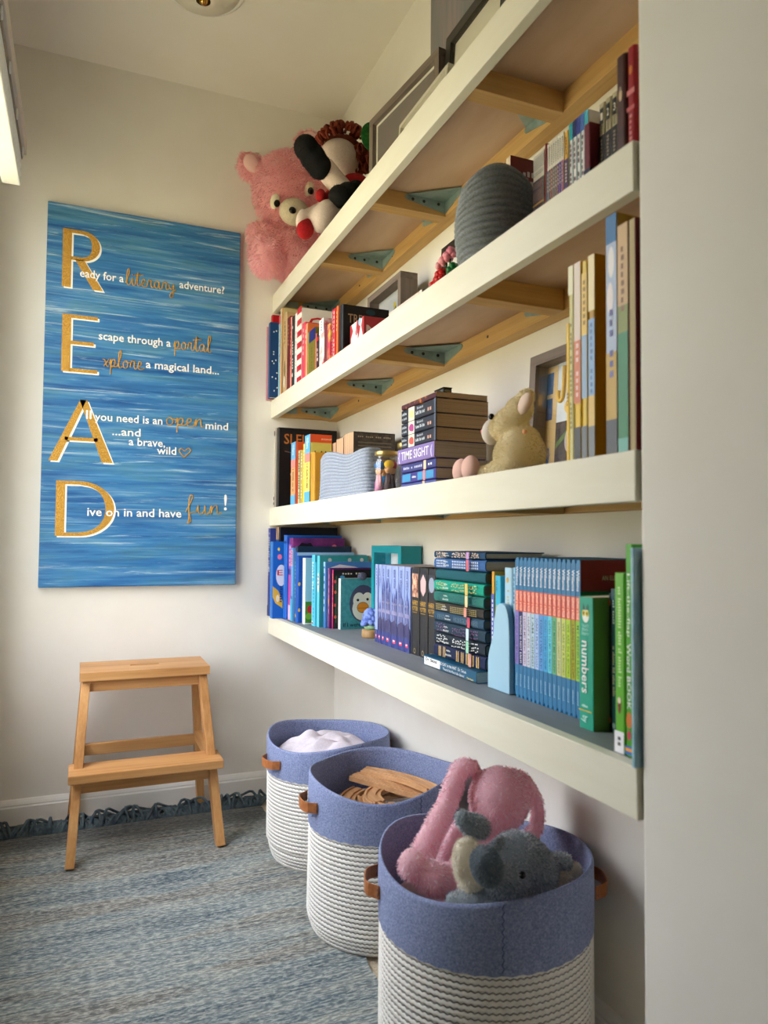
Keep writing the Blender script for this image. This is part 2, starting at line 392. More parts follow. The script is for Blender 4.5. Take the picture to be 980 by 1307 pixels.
CUR = {'a': ([[(.55,.8),(.3,1),(.05,.6),(.15,.1),(.4,.15),(.55,.9),(.55,.3),(.65,0),(.9,.2)]], .85), 'e': ([[(0,.25),(.35,.6),(.4,.9),(.2,1),(.08,.5),(.2,.05),(.5,.05),(.7,.25)]], .65),
 'i': ([[(0,.2),(.2,1),(.2,.3),(.3,0),(.5,.2)], [(.2,1.4),(.24,1.5)]], .5), 'l': ([[(0,.2),(.35,1.6),(.3,2.2),(.15,1.7),(.15,.3),(.3,0),(.5,.2)]], .5),
 't': ([[(0,.2),(.25,1.9),(.2,.4),(.3,0),(.55,.2)], [(-.15,1.4),(.3,1.5),(.8,1.55)]], .55), 'r': ([[(0,.2),(.15,1),(.3,.95),(.45,1),(.4,.4),(.5,.05),(.7,.2)]], .7),
 'n': ([[(0,.2),(.12,1),(.12,0),(.2,.7),(.45,1),(.5,.4),(.55,.05),(.75,.2)]], .75), 'u': ([[(0,.2),(.12,1),(.12,.3),(.3,0),(.5,.5),(.52,1),(.55,.2),(.65,0),(.8,.2)]], .8),
 'y': ([[(0,.8),(.1,.3),(.3,.2),(.5,.9),(.5,0),(.4,-.9),(.15,-1),(.2,-.5),(.75,.2)]], .7), 'p': ([[(0,.3),(.15,1),(.1,-.9),(.18,.6),(.45,1),(.55,.5),(.3,.05),(.2,.15),(.6,.1),(.75,.2)]], .75),
 'o': ([[(.3,1),(.08,.6),(.2,.05),(.5,.2),(.5,.8),(.3,1),(.5,.8),(.8,.75)]], .75), 'x': ([[(0,.9),(.2,.8),(.4,.1),(.6,.1)], [(.6,.95),(.1,.05)]], .65),
 'f': ([[(0,.2),(.4,1.8),(.3,2.1),(.2,1.5),(.2,-.6),(.1,-1),(.3,-.8),(.25,.1),(.65,.2)]], .65)}
def script_word(word, x0, x1, z, h, name='gold_script'):
    tot = sum(CUR[c][1] for c in word); sx_ = (x1-x0)/tot; mb = MB(); x = x0
    for c in word:
        for st in CUR[c][0]: mb.tube(catmull([(x+p[0]*sx_, -.0012, z+p[1]*h) for p in st], 4), .0019, GOLD, 5)
        x += CUR[c][1]*sx_
    mb.build(name, cv)
script_word('literary', .236, .394, .985, .024); script_word('portal', .392, .516, .789, .026); script_word('xplore', .172, .298, .708, .026)
script_word('open', .370, .496, .532, .026); script_word('fun', .440, .558, .238, .030)
MB().tube(catmull([(.432,-.0012,.428),(.416,-.0012,.446),(.422,-.0012,.457),(.433,-.0012,.448),(.445,-.0012,.459),(.452,-.0012,.448),(.430,-.0012,.426)],4), .0019, GOLD, 5).build('gold_heart', cv)
for s_, x0, x1, z, h in (('eady for a',.098,.230,.990,.037), ('adventure?',.406,.556,.997,.036), ('scape through a',.158,.382,.794,.037), ('a magical land...',.304,.542,.716,.037), ('ll',.126,.142,.535,.04),
    ('you need is an',.152,.360,.532,.036), ('mind',.500,.576,.527,.036), ('...and',.205,.292,.488,.036), ('a brave,',.256,.370,.458,.036), ('wild',.344,.406,.434,.036), ('ive on in and have',.136,.426,.226,.038), ('!',.566,.576,.254,.075)):
    MB().text(s_, (x0, -.0024, z), (1,0,0), (0,0,1), h, LW, x1-x0, .012).build('white_lettering', cv)


# ------------------------------------------------------------------ step stool
st = thing('step_stool', 'oiled beech two-step stool with a hand slot, standing on the rug before the wall', 'stool', (0, 0, .0075))
zt = .491
mb = MB()
x0, x1, y0, y1, zb, zz = .004, .367, 2.240, 2.437, zt-.024, zt
sx0, sx1, sy0, sy1 = .145, .228, 2.326, 2.344                  # hand slot
for a in ((x0,sx0,y0,y1),(sx1,x1,y0,y1),(sx0,sx1,y0,sy0),(sx0,sx1,sy1,y1)): mb.box(*a, zb, zz, beech(0))
bmx = bmesh.new(); o = mb.build('top_board', st)
bmx.from_mesh(o.data); bmesh.ops.remove_doubles(bmx, verts=bmx.verts, dist=.0005)
MB().box(-.019,.391,2.118,2.232,.218,.242,beech(0)).build('step_board', st, bevel=.0025)
for sgn, xt, xb in ((-1,.022,-.010), (1,.348,.384)):
    MB().bar((xt,2.275,zt-.024),(xb,2.118,.001),.024,.040,beech(2)).build('front_leg', st, bevel=.002)
    MB().bar((xt,2.418,zt-.024),(xb,2.489,-.007),.024,.036,beech(2)).build('rear_leg', st, bevel=.002)
    MB().bar((xt+(xb-xt)*.46,2.195,.236),(xt+(xb-xt)*.46,2.455,.236),.02,.034,beech(1)).build('side_rail', st, bevel=.002)
MB().box(.030,.342,2.262,2.282,zt-.058,zt-.0245,beech(0)).build('front_apron', st, bevel=.002)
MB().box(.030,.342,2.404,2.422,zt-.058,zt-.0245,beech(0)).build('rear_apron', st, bevel=.002)
MB().box(.010,.362,2.172,2.190,.176,.2175,beech(0)).build('step_apron', st, bevel=.002)
MB().box(.012,.362,2.444,2.462,.203,.237,beech(0)).build('rear_rail', st, bevel=.002)

# ------------------------------------------------------------------ floating shelves
ZT = {1: 1.750, 2: 1.3717, 3: .992, 4: .6155}; FACE = {1: .065, 2: .063, 3: .0622, 4: .0622}
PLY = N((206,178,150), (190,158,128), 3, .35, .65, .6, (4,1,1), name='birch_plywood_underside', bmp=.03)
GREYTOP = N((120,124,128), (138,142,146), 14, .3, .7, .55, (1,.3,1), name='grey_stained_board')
ZINC = N((128,150,148), (164,184,182), 30, .3, .7, .38, name='zinc_bracket'); ZINC.node_tree.nodes['Principled BSDF'].inputs['Metallic'].default_value = .35
SCREW = P((70,72,70), .4, .8, name='dark_screw')
def bracket(root, x, y, zc, sy):
    """folded metal corner brace: a flange on the crossbar, one on the cleat, a web between them; sy = side of the bar"""
    L, h, t = .105, .020, .0015
    mb = MB()
    mb.add([(x-L,y+sy*t,zc-h*.15),(x-.001,y+sy*t,zc-h),(x-.001,y+sy*t,zc+h*.5),(x-L,y+sy*t,zc+h*.5),(x-L-.008,y+sy*t,zc+h*.2),
            (x-L,y,zc-h*.15),(x-.001,y,zc-h),(x-.001,y,zc+h*.5),(x-L,y,zc+h*.5),(x-L-.008,y,zc+h*.2)],
           [(0,1,2,3,4),(9,8,7,6,5),(0,5,6,1),(1,6,7,2),(2,7,8,3),(3,8,9,4),(4,9,5,0)], ZINC)
    yy = lambda d: y+sy*d
    mb.add([(x-t,yy(t),zc-h),(x-t,yy(.085),zc-h*.15),(x-t,yy(.092),zc+h*.2),(x-t,yy(.085),zc+h*.5),(x-t,yy(t),zc+h*.5),
            (x,yy(t),zc-h),(x,yy(.085),zc-h*.15),(x,yy(.092),zc+h*.2),(x,yy(.085),zc+h*.5),(x,yy(t),zc+h*.5)],
           [(0,1,2,3,4),(9,8,7,6,5),(0,5,6,1),(1,6,7,2),(2,7,8,3),(3,8,9,4),(4,9,5,0)], ZINC)
    mb.add([(x-L,yy(t),zc+h*.5),(x-t,yy(t),zc+h*.5),(x-t,yy(.085),zc+h*.5),(x-L,yy(t),zc+h*.5-t),(x-t,yy(t),zc+h*.5-t),(x-t,yy(.085),zc+h*.5-t)], [(0,1,2),(5,4,3),(0,3,4,1),(1,4,5,2),(2,5,3,0)], ZINC)
    o = mb.build('corner_bracket', root)
    for dx in (.02, .06, .09): MB().lathe([(0,.0022),(.003,.002),(.0042,0),(0,-.001)], SCREW, 10, Matrix.Translation((x-dx, y+sy*t, zc)) @ Matrix.Rotation(-sy*PI/2, 4, 'X')).build('screw', o)
SHL = {1: 'top floating shelf of painted board and plywood, just below the ceiling', 2: 'second floating shelf from the top, carrying the red books', 3: 'third floating shelf from the top, carrying the cream toy rabbit', 4: 'lowest floating shelf, grey topped, above the three rope baskets'}
for k, z in ZT.items():
    s_ = thing('floating_shelf', SHL[k], 'shelf', (0, 0, 0), group='floating wall shelves')
    y0, y1 = YE+.003, YB-.002; zb = z-FACE[k]
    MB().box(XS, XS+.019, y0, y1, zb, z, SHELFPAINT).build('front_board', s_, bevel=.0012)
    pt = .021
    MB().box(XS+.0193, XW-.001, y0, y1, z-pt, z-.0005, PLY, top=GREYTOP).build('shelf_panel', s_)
    MB().box(.820, XW-.001, y0, y1, zb+.004, z-pt-.0002, pine(1)).build('wall_cleat', s_, bevel=.001)
    MB().box(XS+.0193, .8198, y1-.036, y1, zb+.006, z-pt-.0002, pine(0)).build('end_cleat', s_, bevel=.001)
    MB().box(XS+.0193, .8198, y0, y0+.03, zb+.006, z-pt-.0002, pine(0)).build('end_cleat', s_, bevel=.001)
    for i, yb in enumerate((1.105, 1.585, 1.992)):
        MB().box(XS+.0193, .8198, yb, yb+.038, zb+.002, z-pt-.0002, pine(0)).build('crossbar', s_, bevel=.001)
        if i: bracket(s_, .8198, yb-.0002, z-pt-.014, -1)
        bracket(s_, .8198, yb+.0382, z-pt-.014, 1)
    bracket(s_, .8198, y1-.0362, z-pt-.014, -1)
    # brace at the front corner of the end cleat
    mb = MB(); mb.box(XS+.0195, XS+.085, y1-.0385, y1-.0363, z-pt-.026, z-pt-.004, ZINC).box(XS+.0195, XS+.0215, y1-.11, y1-.0387, z-pt-.026, z-pt-.004, ZINC); mb.build('corner_bracket', s_)
    for q in range(7):
        yq = .84+q*.27; MB().lathe([(0,.0016),(.003,.0012),(.0036,-.0006),(0,-.001)], SCREW, 10, Matrix.Translation((.8199, yq, z-pt-.018)) @ Matrix.Rotation(-PI/2, 4, 'Y')).build('screw', s_)

# ------------------------------------------------------------------ books
PAGE = None
def page_mat(c, axis):
    k = ('pg', c, axis)
    if k not in MATS:
        m, nt, b = base_mat('paper_edges', .85); s = [3, 3, 3]; s[axis] = 900
        n = noise(nt, obco(nt, tuple(s)), 1, 2); d = tuple(int(q*.8) for q in c)
        nt.links.new(ramp(nt, n, [(.35, d), (.6, c)]), b.inputs['Base Color']); MATS[k] = m
    return MATS[k]
CREAM_, WHITE_, TAN_ = (228,214,188), (234,230,220), (206,176,142)
def mt(c, rough=.42): return c if isinstance(c, bpy.types.Material) else P(c, rough)
REAL = {'Willems','ELEPHANT & PIGGIE','HARRY','POTTER','SLEUTH','{ TIME SIGHT (','numbers','touch','think','learn','Lift-the-flap','Word BOOK','If I were a penguin','TREASURY','I AM','to',"I'm a Frog!",'AN ELEPHANT & PIGGIE BOOK','AN ELEPHANT','THE','ED','CL','1','2','3','N','by','E','Dr. Seuss'}
TITLES = {'A BIG GUY TOOK MY BALL!','WAITING IS NOT EASY!','I LOVE MY NEW TOY!','HAPPY PIG DAY!','I AM GOING!','CAN I PLAY TOO?','TODAY I WILL FLY!','SHOULD I SHARE MY ICE CREAM?','LISTEN TO MY TRUMPET!','PIGS MAKE ME SNEEZE!','ELEPHANTS CANNOT DANCE!','WE ARE IN A BOOK!','I REALLY LIKE SLOP!','MY FRIEND IS SAD'}
def marks(mb, body, o, u, v, size, mat, width):
    """print too small to read in the photograph: a row of letter-high strokes"""
    o, u, v = Vector(o), Vector(u), Vector(v); r_ = random.Random(body); n = len(body); cw = width/max(n, 1)
    for i, ch in enumerate(body):
        if ch == ' ': continue
        h = size*r_.uniform(.42, .7); a = o+u*(cw*i)
        mb.flat([a, a+u*cw*.62, a+u*cw*.62+v*h, a+v*h], mat)
def prints(name, parent, ops, w, h, fn, u, eps=.00035):
    if not ops: return
    mb = MB(); k = 0; v = Vector((0,0,1)); u = Vector(u)
    for op in ops:
        k += 1; e_ = eps + .00012*k
        pt = lambda a, b: fn(a, b, e_)
        if op[0] == 'r': _, a, b, c, d, cc = op; mb.flat([pt(a*w,c*h), pt(b*w,c*h), pt(b*w,d*h), pt(a*w,d*h)], mt(cc))
        elif op[0] == 't':                              # reads downwards
            _, s_, uc, va, vb, sz, cc = op; q = sz*w; (mb.text(s_, pt(uc*w-q*.33, va*h), -v, u, q, mt(cc), (va-vb)*h, .01) if s_ in REAL or s_ in TITLES else marks(mb, s_, pt(uc*w-q*.3, va*h), -v, u, q, mt(cc), (va-vb)*h))
        elif op[0] == 'h':
            _, s_, a, b, vv, sz, cc = op; (mb.text(s_, pt(a*w, vv*h), u, v, sz, mt(cc), (b-a)*w, .01) if s_ in REAL or s_ in TITLES else marks(mb, s_, pt(a*w, vv*h), u, v, sz, mt(cc), (b-a)*w))
        elif op[0] == 'e':
            _, a, b, ra, rb, cc = op; mb.flat([pt(a*w+ra*math.cos(2*PI*i/20), b*h+rb*math.sin(2*PI*i/20)) for i in range(20)], mt(cc))
        elif op[0] == 'g': _, ps, cc = op; mb.flat([pt(a*w, b*h) for a, b in ps], mt(cc))
    return mb.build(name, parent)
def book(label, z, xs, y1, y0, h, d, c, spine=(), cover=(), pages=CREAM_, hard=0, group=None, rot=(0,0,0), sp=None, gap=.0006, loc=None):
    """a book standing on its tail, spine towards -x; y1 > y0"""
    t = abs(y1-y0)-2*gap
    b = thing('book', label, 'book', loc or (xs, (y0+y1)/2, z), rot, group)
    bt = .0022 if hard else .0007; r = min(t*.3, .007 if hard else .003); bt = min(bt, t*.2)
    arc = lambda R, cx_, cy, a0, a1: [(cx_+R*math.cos(a0+(a1-a0)*i/4), cy+R*math.sin(a0+(a1-a0)*i/4)) for i in range(5)]
    outer = [(d, -t/2)]+arc(r, r, -t/2+r, -PI/2, -PI)+arc(r, r, t/2-r, PI, PI/2)+[(d, t/2)]
    ri = max(r-bt, .0002)
    inner = [(d, t/2-bt)]+arc(ri, bt+ri, t/2-bt-ri, PI/2, PI)+arc(ri, bt+ri, -t/2+bt+ri, -PI, -PI/2)+[(d, -t/2+bt)]
    cm = MB().prism(outer+inner, h, mt(c))
    if sp is not None:                                   # spine of another colour
        k = cm.m(mt(sp)); n = len(outer)+len(inner); base = 2
        for i in range(1, 10): cm.mi[base+n-1-i if False else base+i] = k
    co = cm.build('cover', b)
    g = .003 if hard else .0004
    pw = t/2-bt-.0001
    if pw > .0005: MB().box(bt+.0006, d-g, -pw, pw, g, h-g, page_mat(pages, 1)).build('page_block', b)
    prints('spine_print', co, spine, t, h, lambda a, q, e_: (-e_, t/2-a, q), (0,-1,0))
    prints('cover_print', co, cover, d, h, lambda a, q, e_: (a, -t/2-e_, q), (1,0,0))
    return b
def lying(label, z0, z1, xs, y1, y0, d, c, spine=(), pages=CREAM_, hard=0, group=None, cover=(), sp=None):
    """a book lying flat, spine towards -x, its head towards +y"""
    return book(label, 0, 0, (z1-z0), 0, y1-y0, d, c, spine, cover, pages, hard, group, (-PI/2, 0, 0), sp, .0003, (xs, y0, (z0+z1)/2))
def backwards(label, z, xs, y1, y0, h, d, c, pages=TAN_, group=None, back=(), hard=0):
    """a book shelved with its page edges outwards"""
    b = book(label, z, xs, y1, y0, h, d, c, (), (), pages, hard, group, (0,0,PI), None, .0006, (xs+d, (y0+y1)/2, z))
    co = [q for q in b.children if q.name.startswith('cover')][0]; t = abs(y1-y0)-.0012
    prints('cover_print', co, back, d, h, lambda a, q, e_: (d-a, t/2+e_, q), (-1,0,0))
    return b
z4, z3, z2, z1 = ZT[4], ZT[3], ZT[2], ZT[1]
NAVY, BLUE, SKY, CYAN, TEAL, PURP, WHT, BLK, GLD, PINK = (24,34,78), (24,92,190), (140,196,232), (60,186,216), (20,120,128), (92,44,140), (240,240,238), (20,20,24), (206,162,74), (226,52,128)
# --- lowest shelf, blue group at the far end
G4 = 'blue and purple picture books at the far end of the lowest shelf'
book('thin violet picture book, first in the blue row against the back wall', z4, .606, 2.513, 2.5005, .305, .22, (62,48,120), [('t','Goodnight stories',.5,.9,.45,.7,WHT),('r',0,1,.0,.12,(40,30,80))], group=G4)
book('thin navy picture book with white spine lettering, second in the blue row', z4, .606, 2.4995, 2.4875, .305, .22, (40,56,130), [('t','A night sky story',.5,.95,.5,.75,WHT),('r',0,1,.5,.56,(200,200,220))], group=G4)
book('tallest dark navy book with beige slash on its spine head, in the blue row', z4, .628, 2.485, 2.447, .309, .212, (16,20,42), [('r',0,1,.86,1,(196,160,124)),('g',[(.1,1),(.35,1),(.9,.86),(.65,.86)],(30,28,34)),('r',0,1,.0,.86,(26,70,140))], hard=1, group=G4, cover=[('r',.02,.98,.02,.98,(18,20,40)),('e',.6,.86,.0025,.0025,(200,200,190)),('e',.3,.7,.002,.002,(200,200,190))])
book('thick bright blue storybook sticking out, with a round white plate and yellow patch', z4, .598, 2.442, 2.405, .259, .19, (22,104,198), [('r',.05,.25,0,1,(60,160,226)),('r',.3,1,.8,1,(36,128,216))],
     [('r',0,.5,.0,1,(20,98,192)),('e',.15,.56,.018,.036,(222,222,236)),('h','E',.08,.18,.56,.026,(196,40,40)),('g',[(0,.42),(.10,.36),(.18,.22),(.18,.13),(.05,.2),(0,.28)],(222,180,64)),('e',.09,.26,.006,.012,(236,226,190)),('e',.12,.8,.008,.009,(240,120,150)),('e',.10,.9,.004,.006,(244,206,60)),('t','stories',.15,.42,.2,.07,(30,50,120))], group=G4)
book('bright blue hardcover just behind the purple nebula book', z4, .634, 2.402, 2.376, .281, .198, (28,96,196), [('r',.2,.4,0,1,(80,160,232)),('r',0,1,.9,.93,(16,60,140))], [('r',.02,.98,.9,.98,(20,76,176))], hard=1, group=G4)
NEB = N((60,24,96), (140,52,130), 14, .35, .68, .4, name='purple_nebula_print')
book('purple nebula hardcover with a dark creature silhouette on its cover', z4, .643, 2.372, 2.336, .271, .185, NEB, [('r',0,1,.62,.92,(150,90,200)),('t','magic',.5,.9,.64,.6,(250,200,80)),('r',0,1,.1,.55,(190,70,160)),('r',0,1,.0,.18,(236,190,214))], [('e',.26,.87,.03,.018,(18,12,26)),('e',.2,.9,.01,.012,(18,12,26)),('e',.33,.9,.01,.012,(18,12,26)),('e',.8,.9,.008,.006,(226,110,150))], hard=1, group=G4)
book('pale blue book with pastel lettering squeezed right of the purple nebula book', z4, .640, 2.333, 2.311, .239, .19, (92,166,226), [('r',0,1,.75,.97,(230,170,190)),('t','dreams',.5,.95,.76,.8,(120,60,150)),('r',0,1,.3,.34,(40,110,190)),('r',0,1,0,.3,(70,190,230))], group=G4)
book('dark teal-navy hardcover standing taller than the starry white-spined book', z4, .646, 2.308, 2.286, .244, .189, (16,44,72), [('r',.1,.9,.85,.95,(70,80,150)),('t','ocean deep',.5,.8,.3,.6,(120,160,200))], hard=1, group=G4)
book('blue picture book with a white spine and small yellow stars', z4, .640, 2.282, 2.256, .225, .194, (20,86,180), [('t','counting the stars',.55,.94,.06,.75,(30,90,180)),('e',.5,.1,.004,.006,(230,180,60))], [('r',0,1,.955,1,(150,190,230)),('e',.04,.55,.004,.006,(236,190,70)),('e',.04,.18,.004,.006,(236,190,70)),('e',.3,.5,.01,.012,(236,190,70))], hard=1, sp=WHT, group=G4)
book('white-edged board book with a pale blue bottle over green grass on its cover', z4, .652, 2.238, 2.212, .208, .15, (232,240,240), [('r',.2,.8,.3,.8,(210,228,236))], [('r',.02,1,.32,1,(150,204,226)),('r',.2,.6,.36,.9,(186,222,236)),('r',.02,1,.02,.34,(64,140,48)),('e',.14,.22,.012,.014,(206,40,50)),('e',.26,.26,.008,.01,(236,236,240)),('e',.1,.12,.012,.01,(120,180,60))], group=G4)
book('thick cyan picture book with a red and white mark at its foot', z4, .667, 2.187, 2.152, .219, .17, (84,196,226), [('t','little one',.4,.9,.5,.5,(230,246,250)),('t','sleep tight now',.7,.88,.1,.35,(20,110,160)),('r',.2,.6,.03,.05,(200,40,50)),('r',.2,.6,.05,.065,WHT)], [('r',0,1,.9,1,(60,150,180))], group=G4)
book('teal picture book with a riveted top band and a white blob on the spine', z4, .673, 2.148, 2.123, .217, .161, (44,138,144), [('r',0,1,0,1,(90,200,224)),('e',.5,.62,.009,.03,WHT),('t','bot',.5,.72,.56,.6,(60,80,100))], [('e',.2,.94,.006,.006,(180,190,190)),('e',.6,.94,.006,.006,(180,190,190)),('e',.85,.94,.006,.006,(190,196,196))], group=G4)
book('mid blue picture book with a white cloud swash across its cover', z4, .684, 2.119, 2.100, .199, .15, (64,120,186), [('t','clouds',.5,.9,.2,.7,(220,236,250)),('r',0,1,.93,1,(150,200,240))], [('g',[(.05,.9),(.3,.96),(.6,.93),(.95,.86),(.95,.8),(.5,.88),(.1,.84)],(214,208,214))], group=G4)
book('slim plum and pink picture book left of the hot pink spine', z4, .692, 2.097, 2.084, .181, .135, (78,26,92), [('r',.1,.45,.02,.98,(206,120,170)),('t','wonder',.7,.9,.2,.4,(220,180,220)),('e',.6,.45,.003,.008,(226,170,60))], group=G4)
book('black floral picture book with a hot pink spine behind the penguin book', z4, .700, 2.081, 2.072, .176, .14, (22,18,24), [('r',0,1,0,1,PINK),('t','Once upon a garden',.5,.93,.2,.8,(250,200,90))],
     [('e',.04,.8,.004,.005,(190,60,70)),('e',.05,.62,.004,.005,(200,70,60)),('e',.04,.4,.004,.005,(190,50,70)),('e',.05,.2,.004,.005,(200,80,60)),('r',.06,.07,.1,.9,(50,120,60)),('h','ONCE UPON',.2,.75,.92,.008,(220,210,190)),('e',.2,.87,.008,.006,(60,140,190)),('r',.25,.8,.84,.86,(220,120,60))], group=G4)
pg_ = book('teal board book with a felt penguin face on its cover', z4, .716, 2.070, 2.049, .151, .135, N((70,150,156),(58,134,142),90,.4,.6,.5,name='speckled_teal_board'), [('r',0,1,0,1,(240,240,236))],
     [('e',.53,.5,.044,.056,(70,70,96)),('e',.43,.56,.019,.024,(226,222,206)),('e',.63,.56,.019,.024,(226,222,206)),('e',.53,.40,.035,.036,(226,222,206)),('e',.40,.57,.0042,.0042,BLK),('e',.63,.58,.0042,.0042,BLK),('e',.52,.42,.019,.0165,(60,40,20)),('e',.52,.42,.0178,.0152,(222,140,40)),('r',.40,.64,.405,.412,(120,66,16)),('h','If I were a penguin',.06,.98,.05,.017,(24,24,40))], group=G4)
mbp = MB().ell((.07, -.004, .156), (.0145,.012,.0125), N((96,98,120),(70,72,92),300,.4,.6,.95,bmp=.8,name='grey_felt_pompom')); mbp.build('felt_pompom', pg_)
# --- castle series, seven spines
HB = [(1.785,1.766),(1.761,1.739),(1.738,1.713),(1.712,1.675),(1.674,1.633),(1.632,1.595),(1.594,1.562)]
SKYP = N((136,156,214),(166,180,226),10,.3,.7,.4,name='lilac_sky_print'); STONE = N((70,74,128),(112,112,160),40,.35,.65,.45,name='violet_stone_print'); DARKP = N((44,56,118),(74,84,150),24,.35,.65,.45,name='indigo_water_print')
for i, (a, b_) in enumerate(HB):
    r_ = random.Random(i+3); ops = [('r',.0,1,.0,1,SKYP)]
    if i:
        n_ = 2 if i < 3 else 3
        for q in range(n_):
            x = .05+.9*q/n_; w_ = .8/n_*r_.uniform(.6,.95); hh_ = r_.uniform(.55,.78)-.06*abs(i-3.5)
            ops += [('r',x,x+w_,.25,hh_,STONE),('g',[(x-.03,hh_),(x+w_+.03,hh_),(x+w_/2,hh_+.13)],(58,70,136))]
            for e_ in (.3,.42,.52): ops.append(('r',x+w_*.35,x+w_*.6,e_,e_+.025,(222,206,214)))
        ops += [('r',.02,.98,.40,.43,(150,146,188)),('g',[(0,.1),(1,.1),(1,.26+.05*(i%2)),(.6,.34),(0,.3)],(62,60,104))]
    ops += [('r',0,1,.0,.16,DARKP),('r',.28,.72,.055,.10,(226,60,96)),('t','magic school' if i else 'school',.5,.95,.72,.32,(60,66,130)),('t','i',.5,.092,.066,.5,WHT)]
    book('%s from the left of the seven lilac castle-spined paperbacks on the lowest shelf' % ('first','second','third','fourth','fifth','sixth','seventh')[i], z4, .72, a, b_, .2025, .128, (150,160,214), ops, pages=(222,206,180), group='lilac castle paperbacks')
for i, (a, b_, im) in enumerate(((1.560,1.518,(214,150,128)),(1.517,1.474,(222,180,180)),(1.473,1.432,(150,160,180)))):
    book('black hardcover with gold capitals and a %s picture at the spine head' % (('fiery','pale pink','silver oval')[i]), z4, .721, a, b_, .203, .125, (40,40,44),
         [('r',.1,.9,.74 if i else .66,.93,(60,60,66)),(('g',[(.5,.93),(.85,.85),(.8,.74),(.5,.68),(.2,.74),(.15,.85)],im) if i==1 else ('e',.5,.82,.014,.017,im) if i==2 else ('r',.1,.9,.66,.93,N((120,60,50),(236,190,160),50,.4,.6,.5,name='fiery_cover_print'))),
          ('h','HARRY',.12,.88,.57,.016,GLD),('h','POTTER',.12,.88,.51,.013,GLD),('r',.2,.8,.485,.49,GLD),('e',.5,.05,.006,.006,(170,150,110)),('e',.5,.05,.004,.004,(40,40,44))], hard=1, group='black hardcovers with gold capitals')
# --- stack of ten cloth classics on a picture book
cat = lying('picture book lying under the cloth-bound stack, with a white label on its blue spine', z4, .6367, .684, 1.416, 1.190, .155, (22,86,118), [], WHITE_, 0)
co = [q for q in cat.children if q.name.startswith('cover')][0]; t_ = .6367-z4-.0006; L_ = .226
mb = MB()
for (s_, y_, zz_, w_, sz, cc) in (('THE CAT in the HAT  Dr. Seuss', .070, .58, .118, .0085, WHT), ("There's No Place Like Space!", .092, .17, .088, .0068, WHT), ('Tish Rabe', .190, .14, .026, .005, (240,220,140))):
    mb.text(s_, (-.0007, -t_/2+zz_*t_*.0, L_-y_), (0,0,-1), (0,-1,0), sz, mt(cc), w_, .01) if False else mb.text(s_, (-.0007, t_/2-zz_*t_, L_-y_), (0,0,-1), (0,-1,0), sz, mt(cc), w_, .01)
mb.build('spine_print', co)
MB().flat([(-.0004,t_/2-.1*t_,L_-.004),(-.0004,t_/2-.1*t_,L_-.078),(-.0004,-t_/2+.1*t_,L_-.078),(-.0004,-t_/2+.1*t_,L_-.004)], P((236,236,232),.5)).text('Dr. Seuss', (-.0006, t_/2-.55*t_, L_-.012), (0,0,-1), (0,-1,0), .009, P((30,30,34)), .052, .02).build('white_label', co)
ZZ = [.6371,.664,.688,.712,.733,.752,.775,.799,.822,.845,.860]
CL = [((26,38,76),(222,182,110),'bars','navy cloth book with gold column pattern, at the bottom of the ten'), ((34,46,58),(226,228,226),'blobs','charcoal cloth book with white antler pattern, ninth from the top'),
      ((36,64,82),(150,90,150),'dots','slate teal cloth book with purple floral dots, eighth from the top'), ((44,78,104),(150,176,190),'ticks','steel blue cloth book with fine pale ticks, seventh from the top'),
      ((62,58,54),(170,156,100),'lines','brown-grey cloth book with yellow lines, sixth from the top'), ((44,124,112),(24,70,92),'blobs','sea green cloth book with dark leaf pattern, fifth from the top'),
      ((22,168,142),(196,178,110),'blobs','bright turquoise cloth book with small flowers, fourth from the top'), ((22,92,104),(30,110,120),'','plain dark teal cloth book set slightly back, third from the top'),
      ((62,108,168),(226,232,240),'grid','cornflower blue cloth book with white lattice, second from the top'), ((34,76,112),(226,200,170),'blobs','slate blue floral cloth book topping the stack of ten')]
BAND = [(206,150,140),(150,206,176),(200,226,230),(206,80,100),(222,150,130),(240,214,160),(240,190,90),None,(206,100,110),(196,150,206)]
for i, (c, c2, pat, lab) in enumerate(CL):
    r_ = random.Random(i); ops = []
    for (va, vb) in ((.75,.93),(.10,.56)):
        n_ = int((va and (vb-va)/.03)+.5)
        for q in range(n_):
            v0 = va+(vb-va)*q/n_
            if pat == 'bars': ops += [('r',.08,.92,v0,v0+.014,c2)] if q % 3 != 2 else []
            elif pat in ('blobs','dots'):
                for uu in (.25,.55,.8): ops.append(('e',uu+r_.uniform(-.08,.08),v0+r_.uniform(0,.02),.0013 if pat=='dots' else .0012,.0013 if pat=='dots' else .0023,c2))
            elif pat == 'ticks': ops.append(('g',[(.15,v0),(.3,v0),(.85,v0+.014),(.7,v0+.014)],c2))
            elif pat == 'lines':
                for uu in (.15,.35,.55,.75): ops.append(('r',uu,uu+.1,v0+.001,v0+.025,c2))
            elif pat == 'grid':
                for uu in (.14,.4,.66): ops.append(('g',[(uu,v0+.011),(uu+.11,v0+.003),(uu+.22,v0+.011),(uu+.11,v0+.022)],c2))
    if pat: ops += [('t','Classic',.38,.73,.61,.26,(206,210,206)),('t','Author',.72,.71,.63,.22,(206,210,206))]
    if BAND[i]: ops.append(('r',0,1,.225,.275,BAND[i]))
    dy = -.006 if pat == '' else 0
    lying(lab, ZZ[i]+.0004, ZZ[i+1]-.0004, .70+(.004 if pat == '' else 0), 1.399, 1.186+(.006 if 2 < i < 8 else 0), .132, N(c, tuple(int(q*.86) for q in c), 500,.4,.6,.8,name='book_cloth'), ops, (222,212,192) if i > 7 else (96,106,104), 1, 'stack of cloth-bound classics')
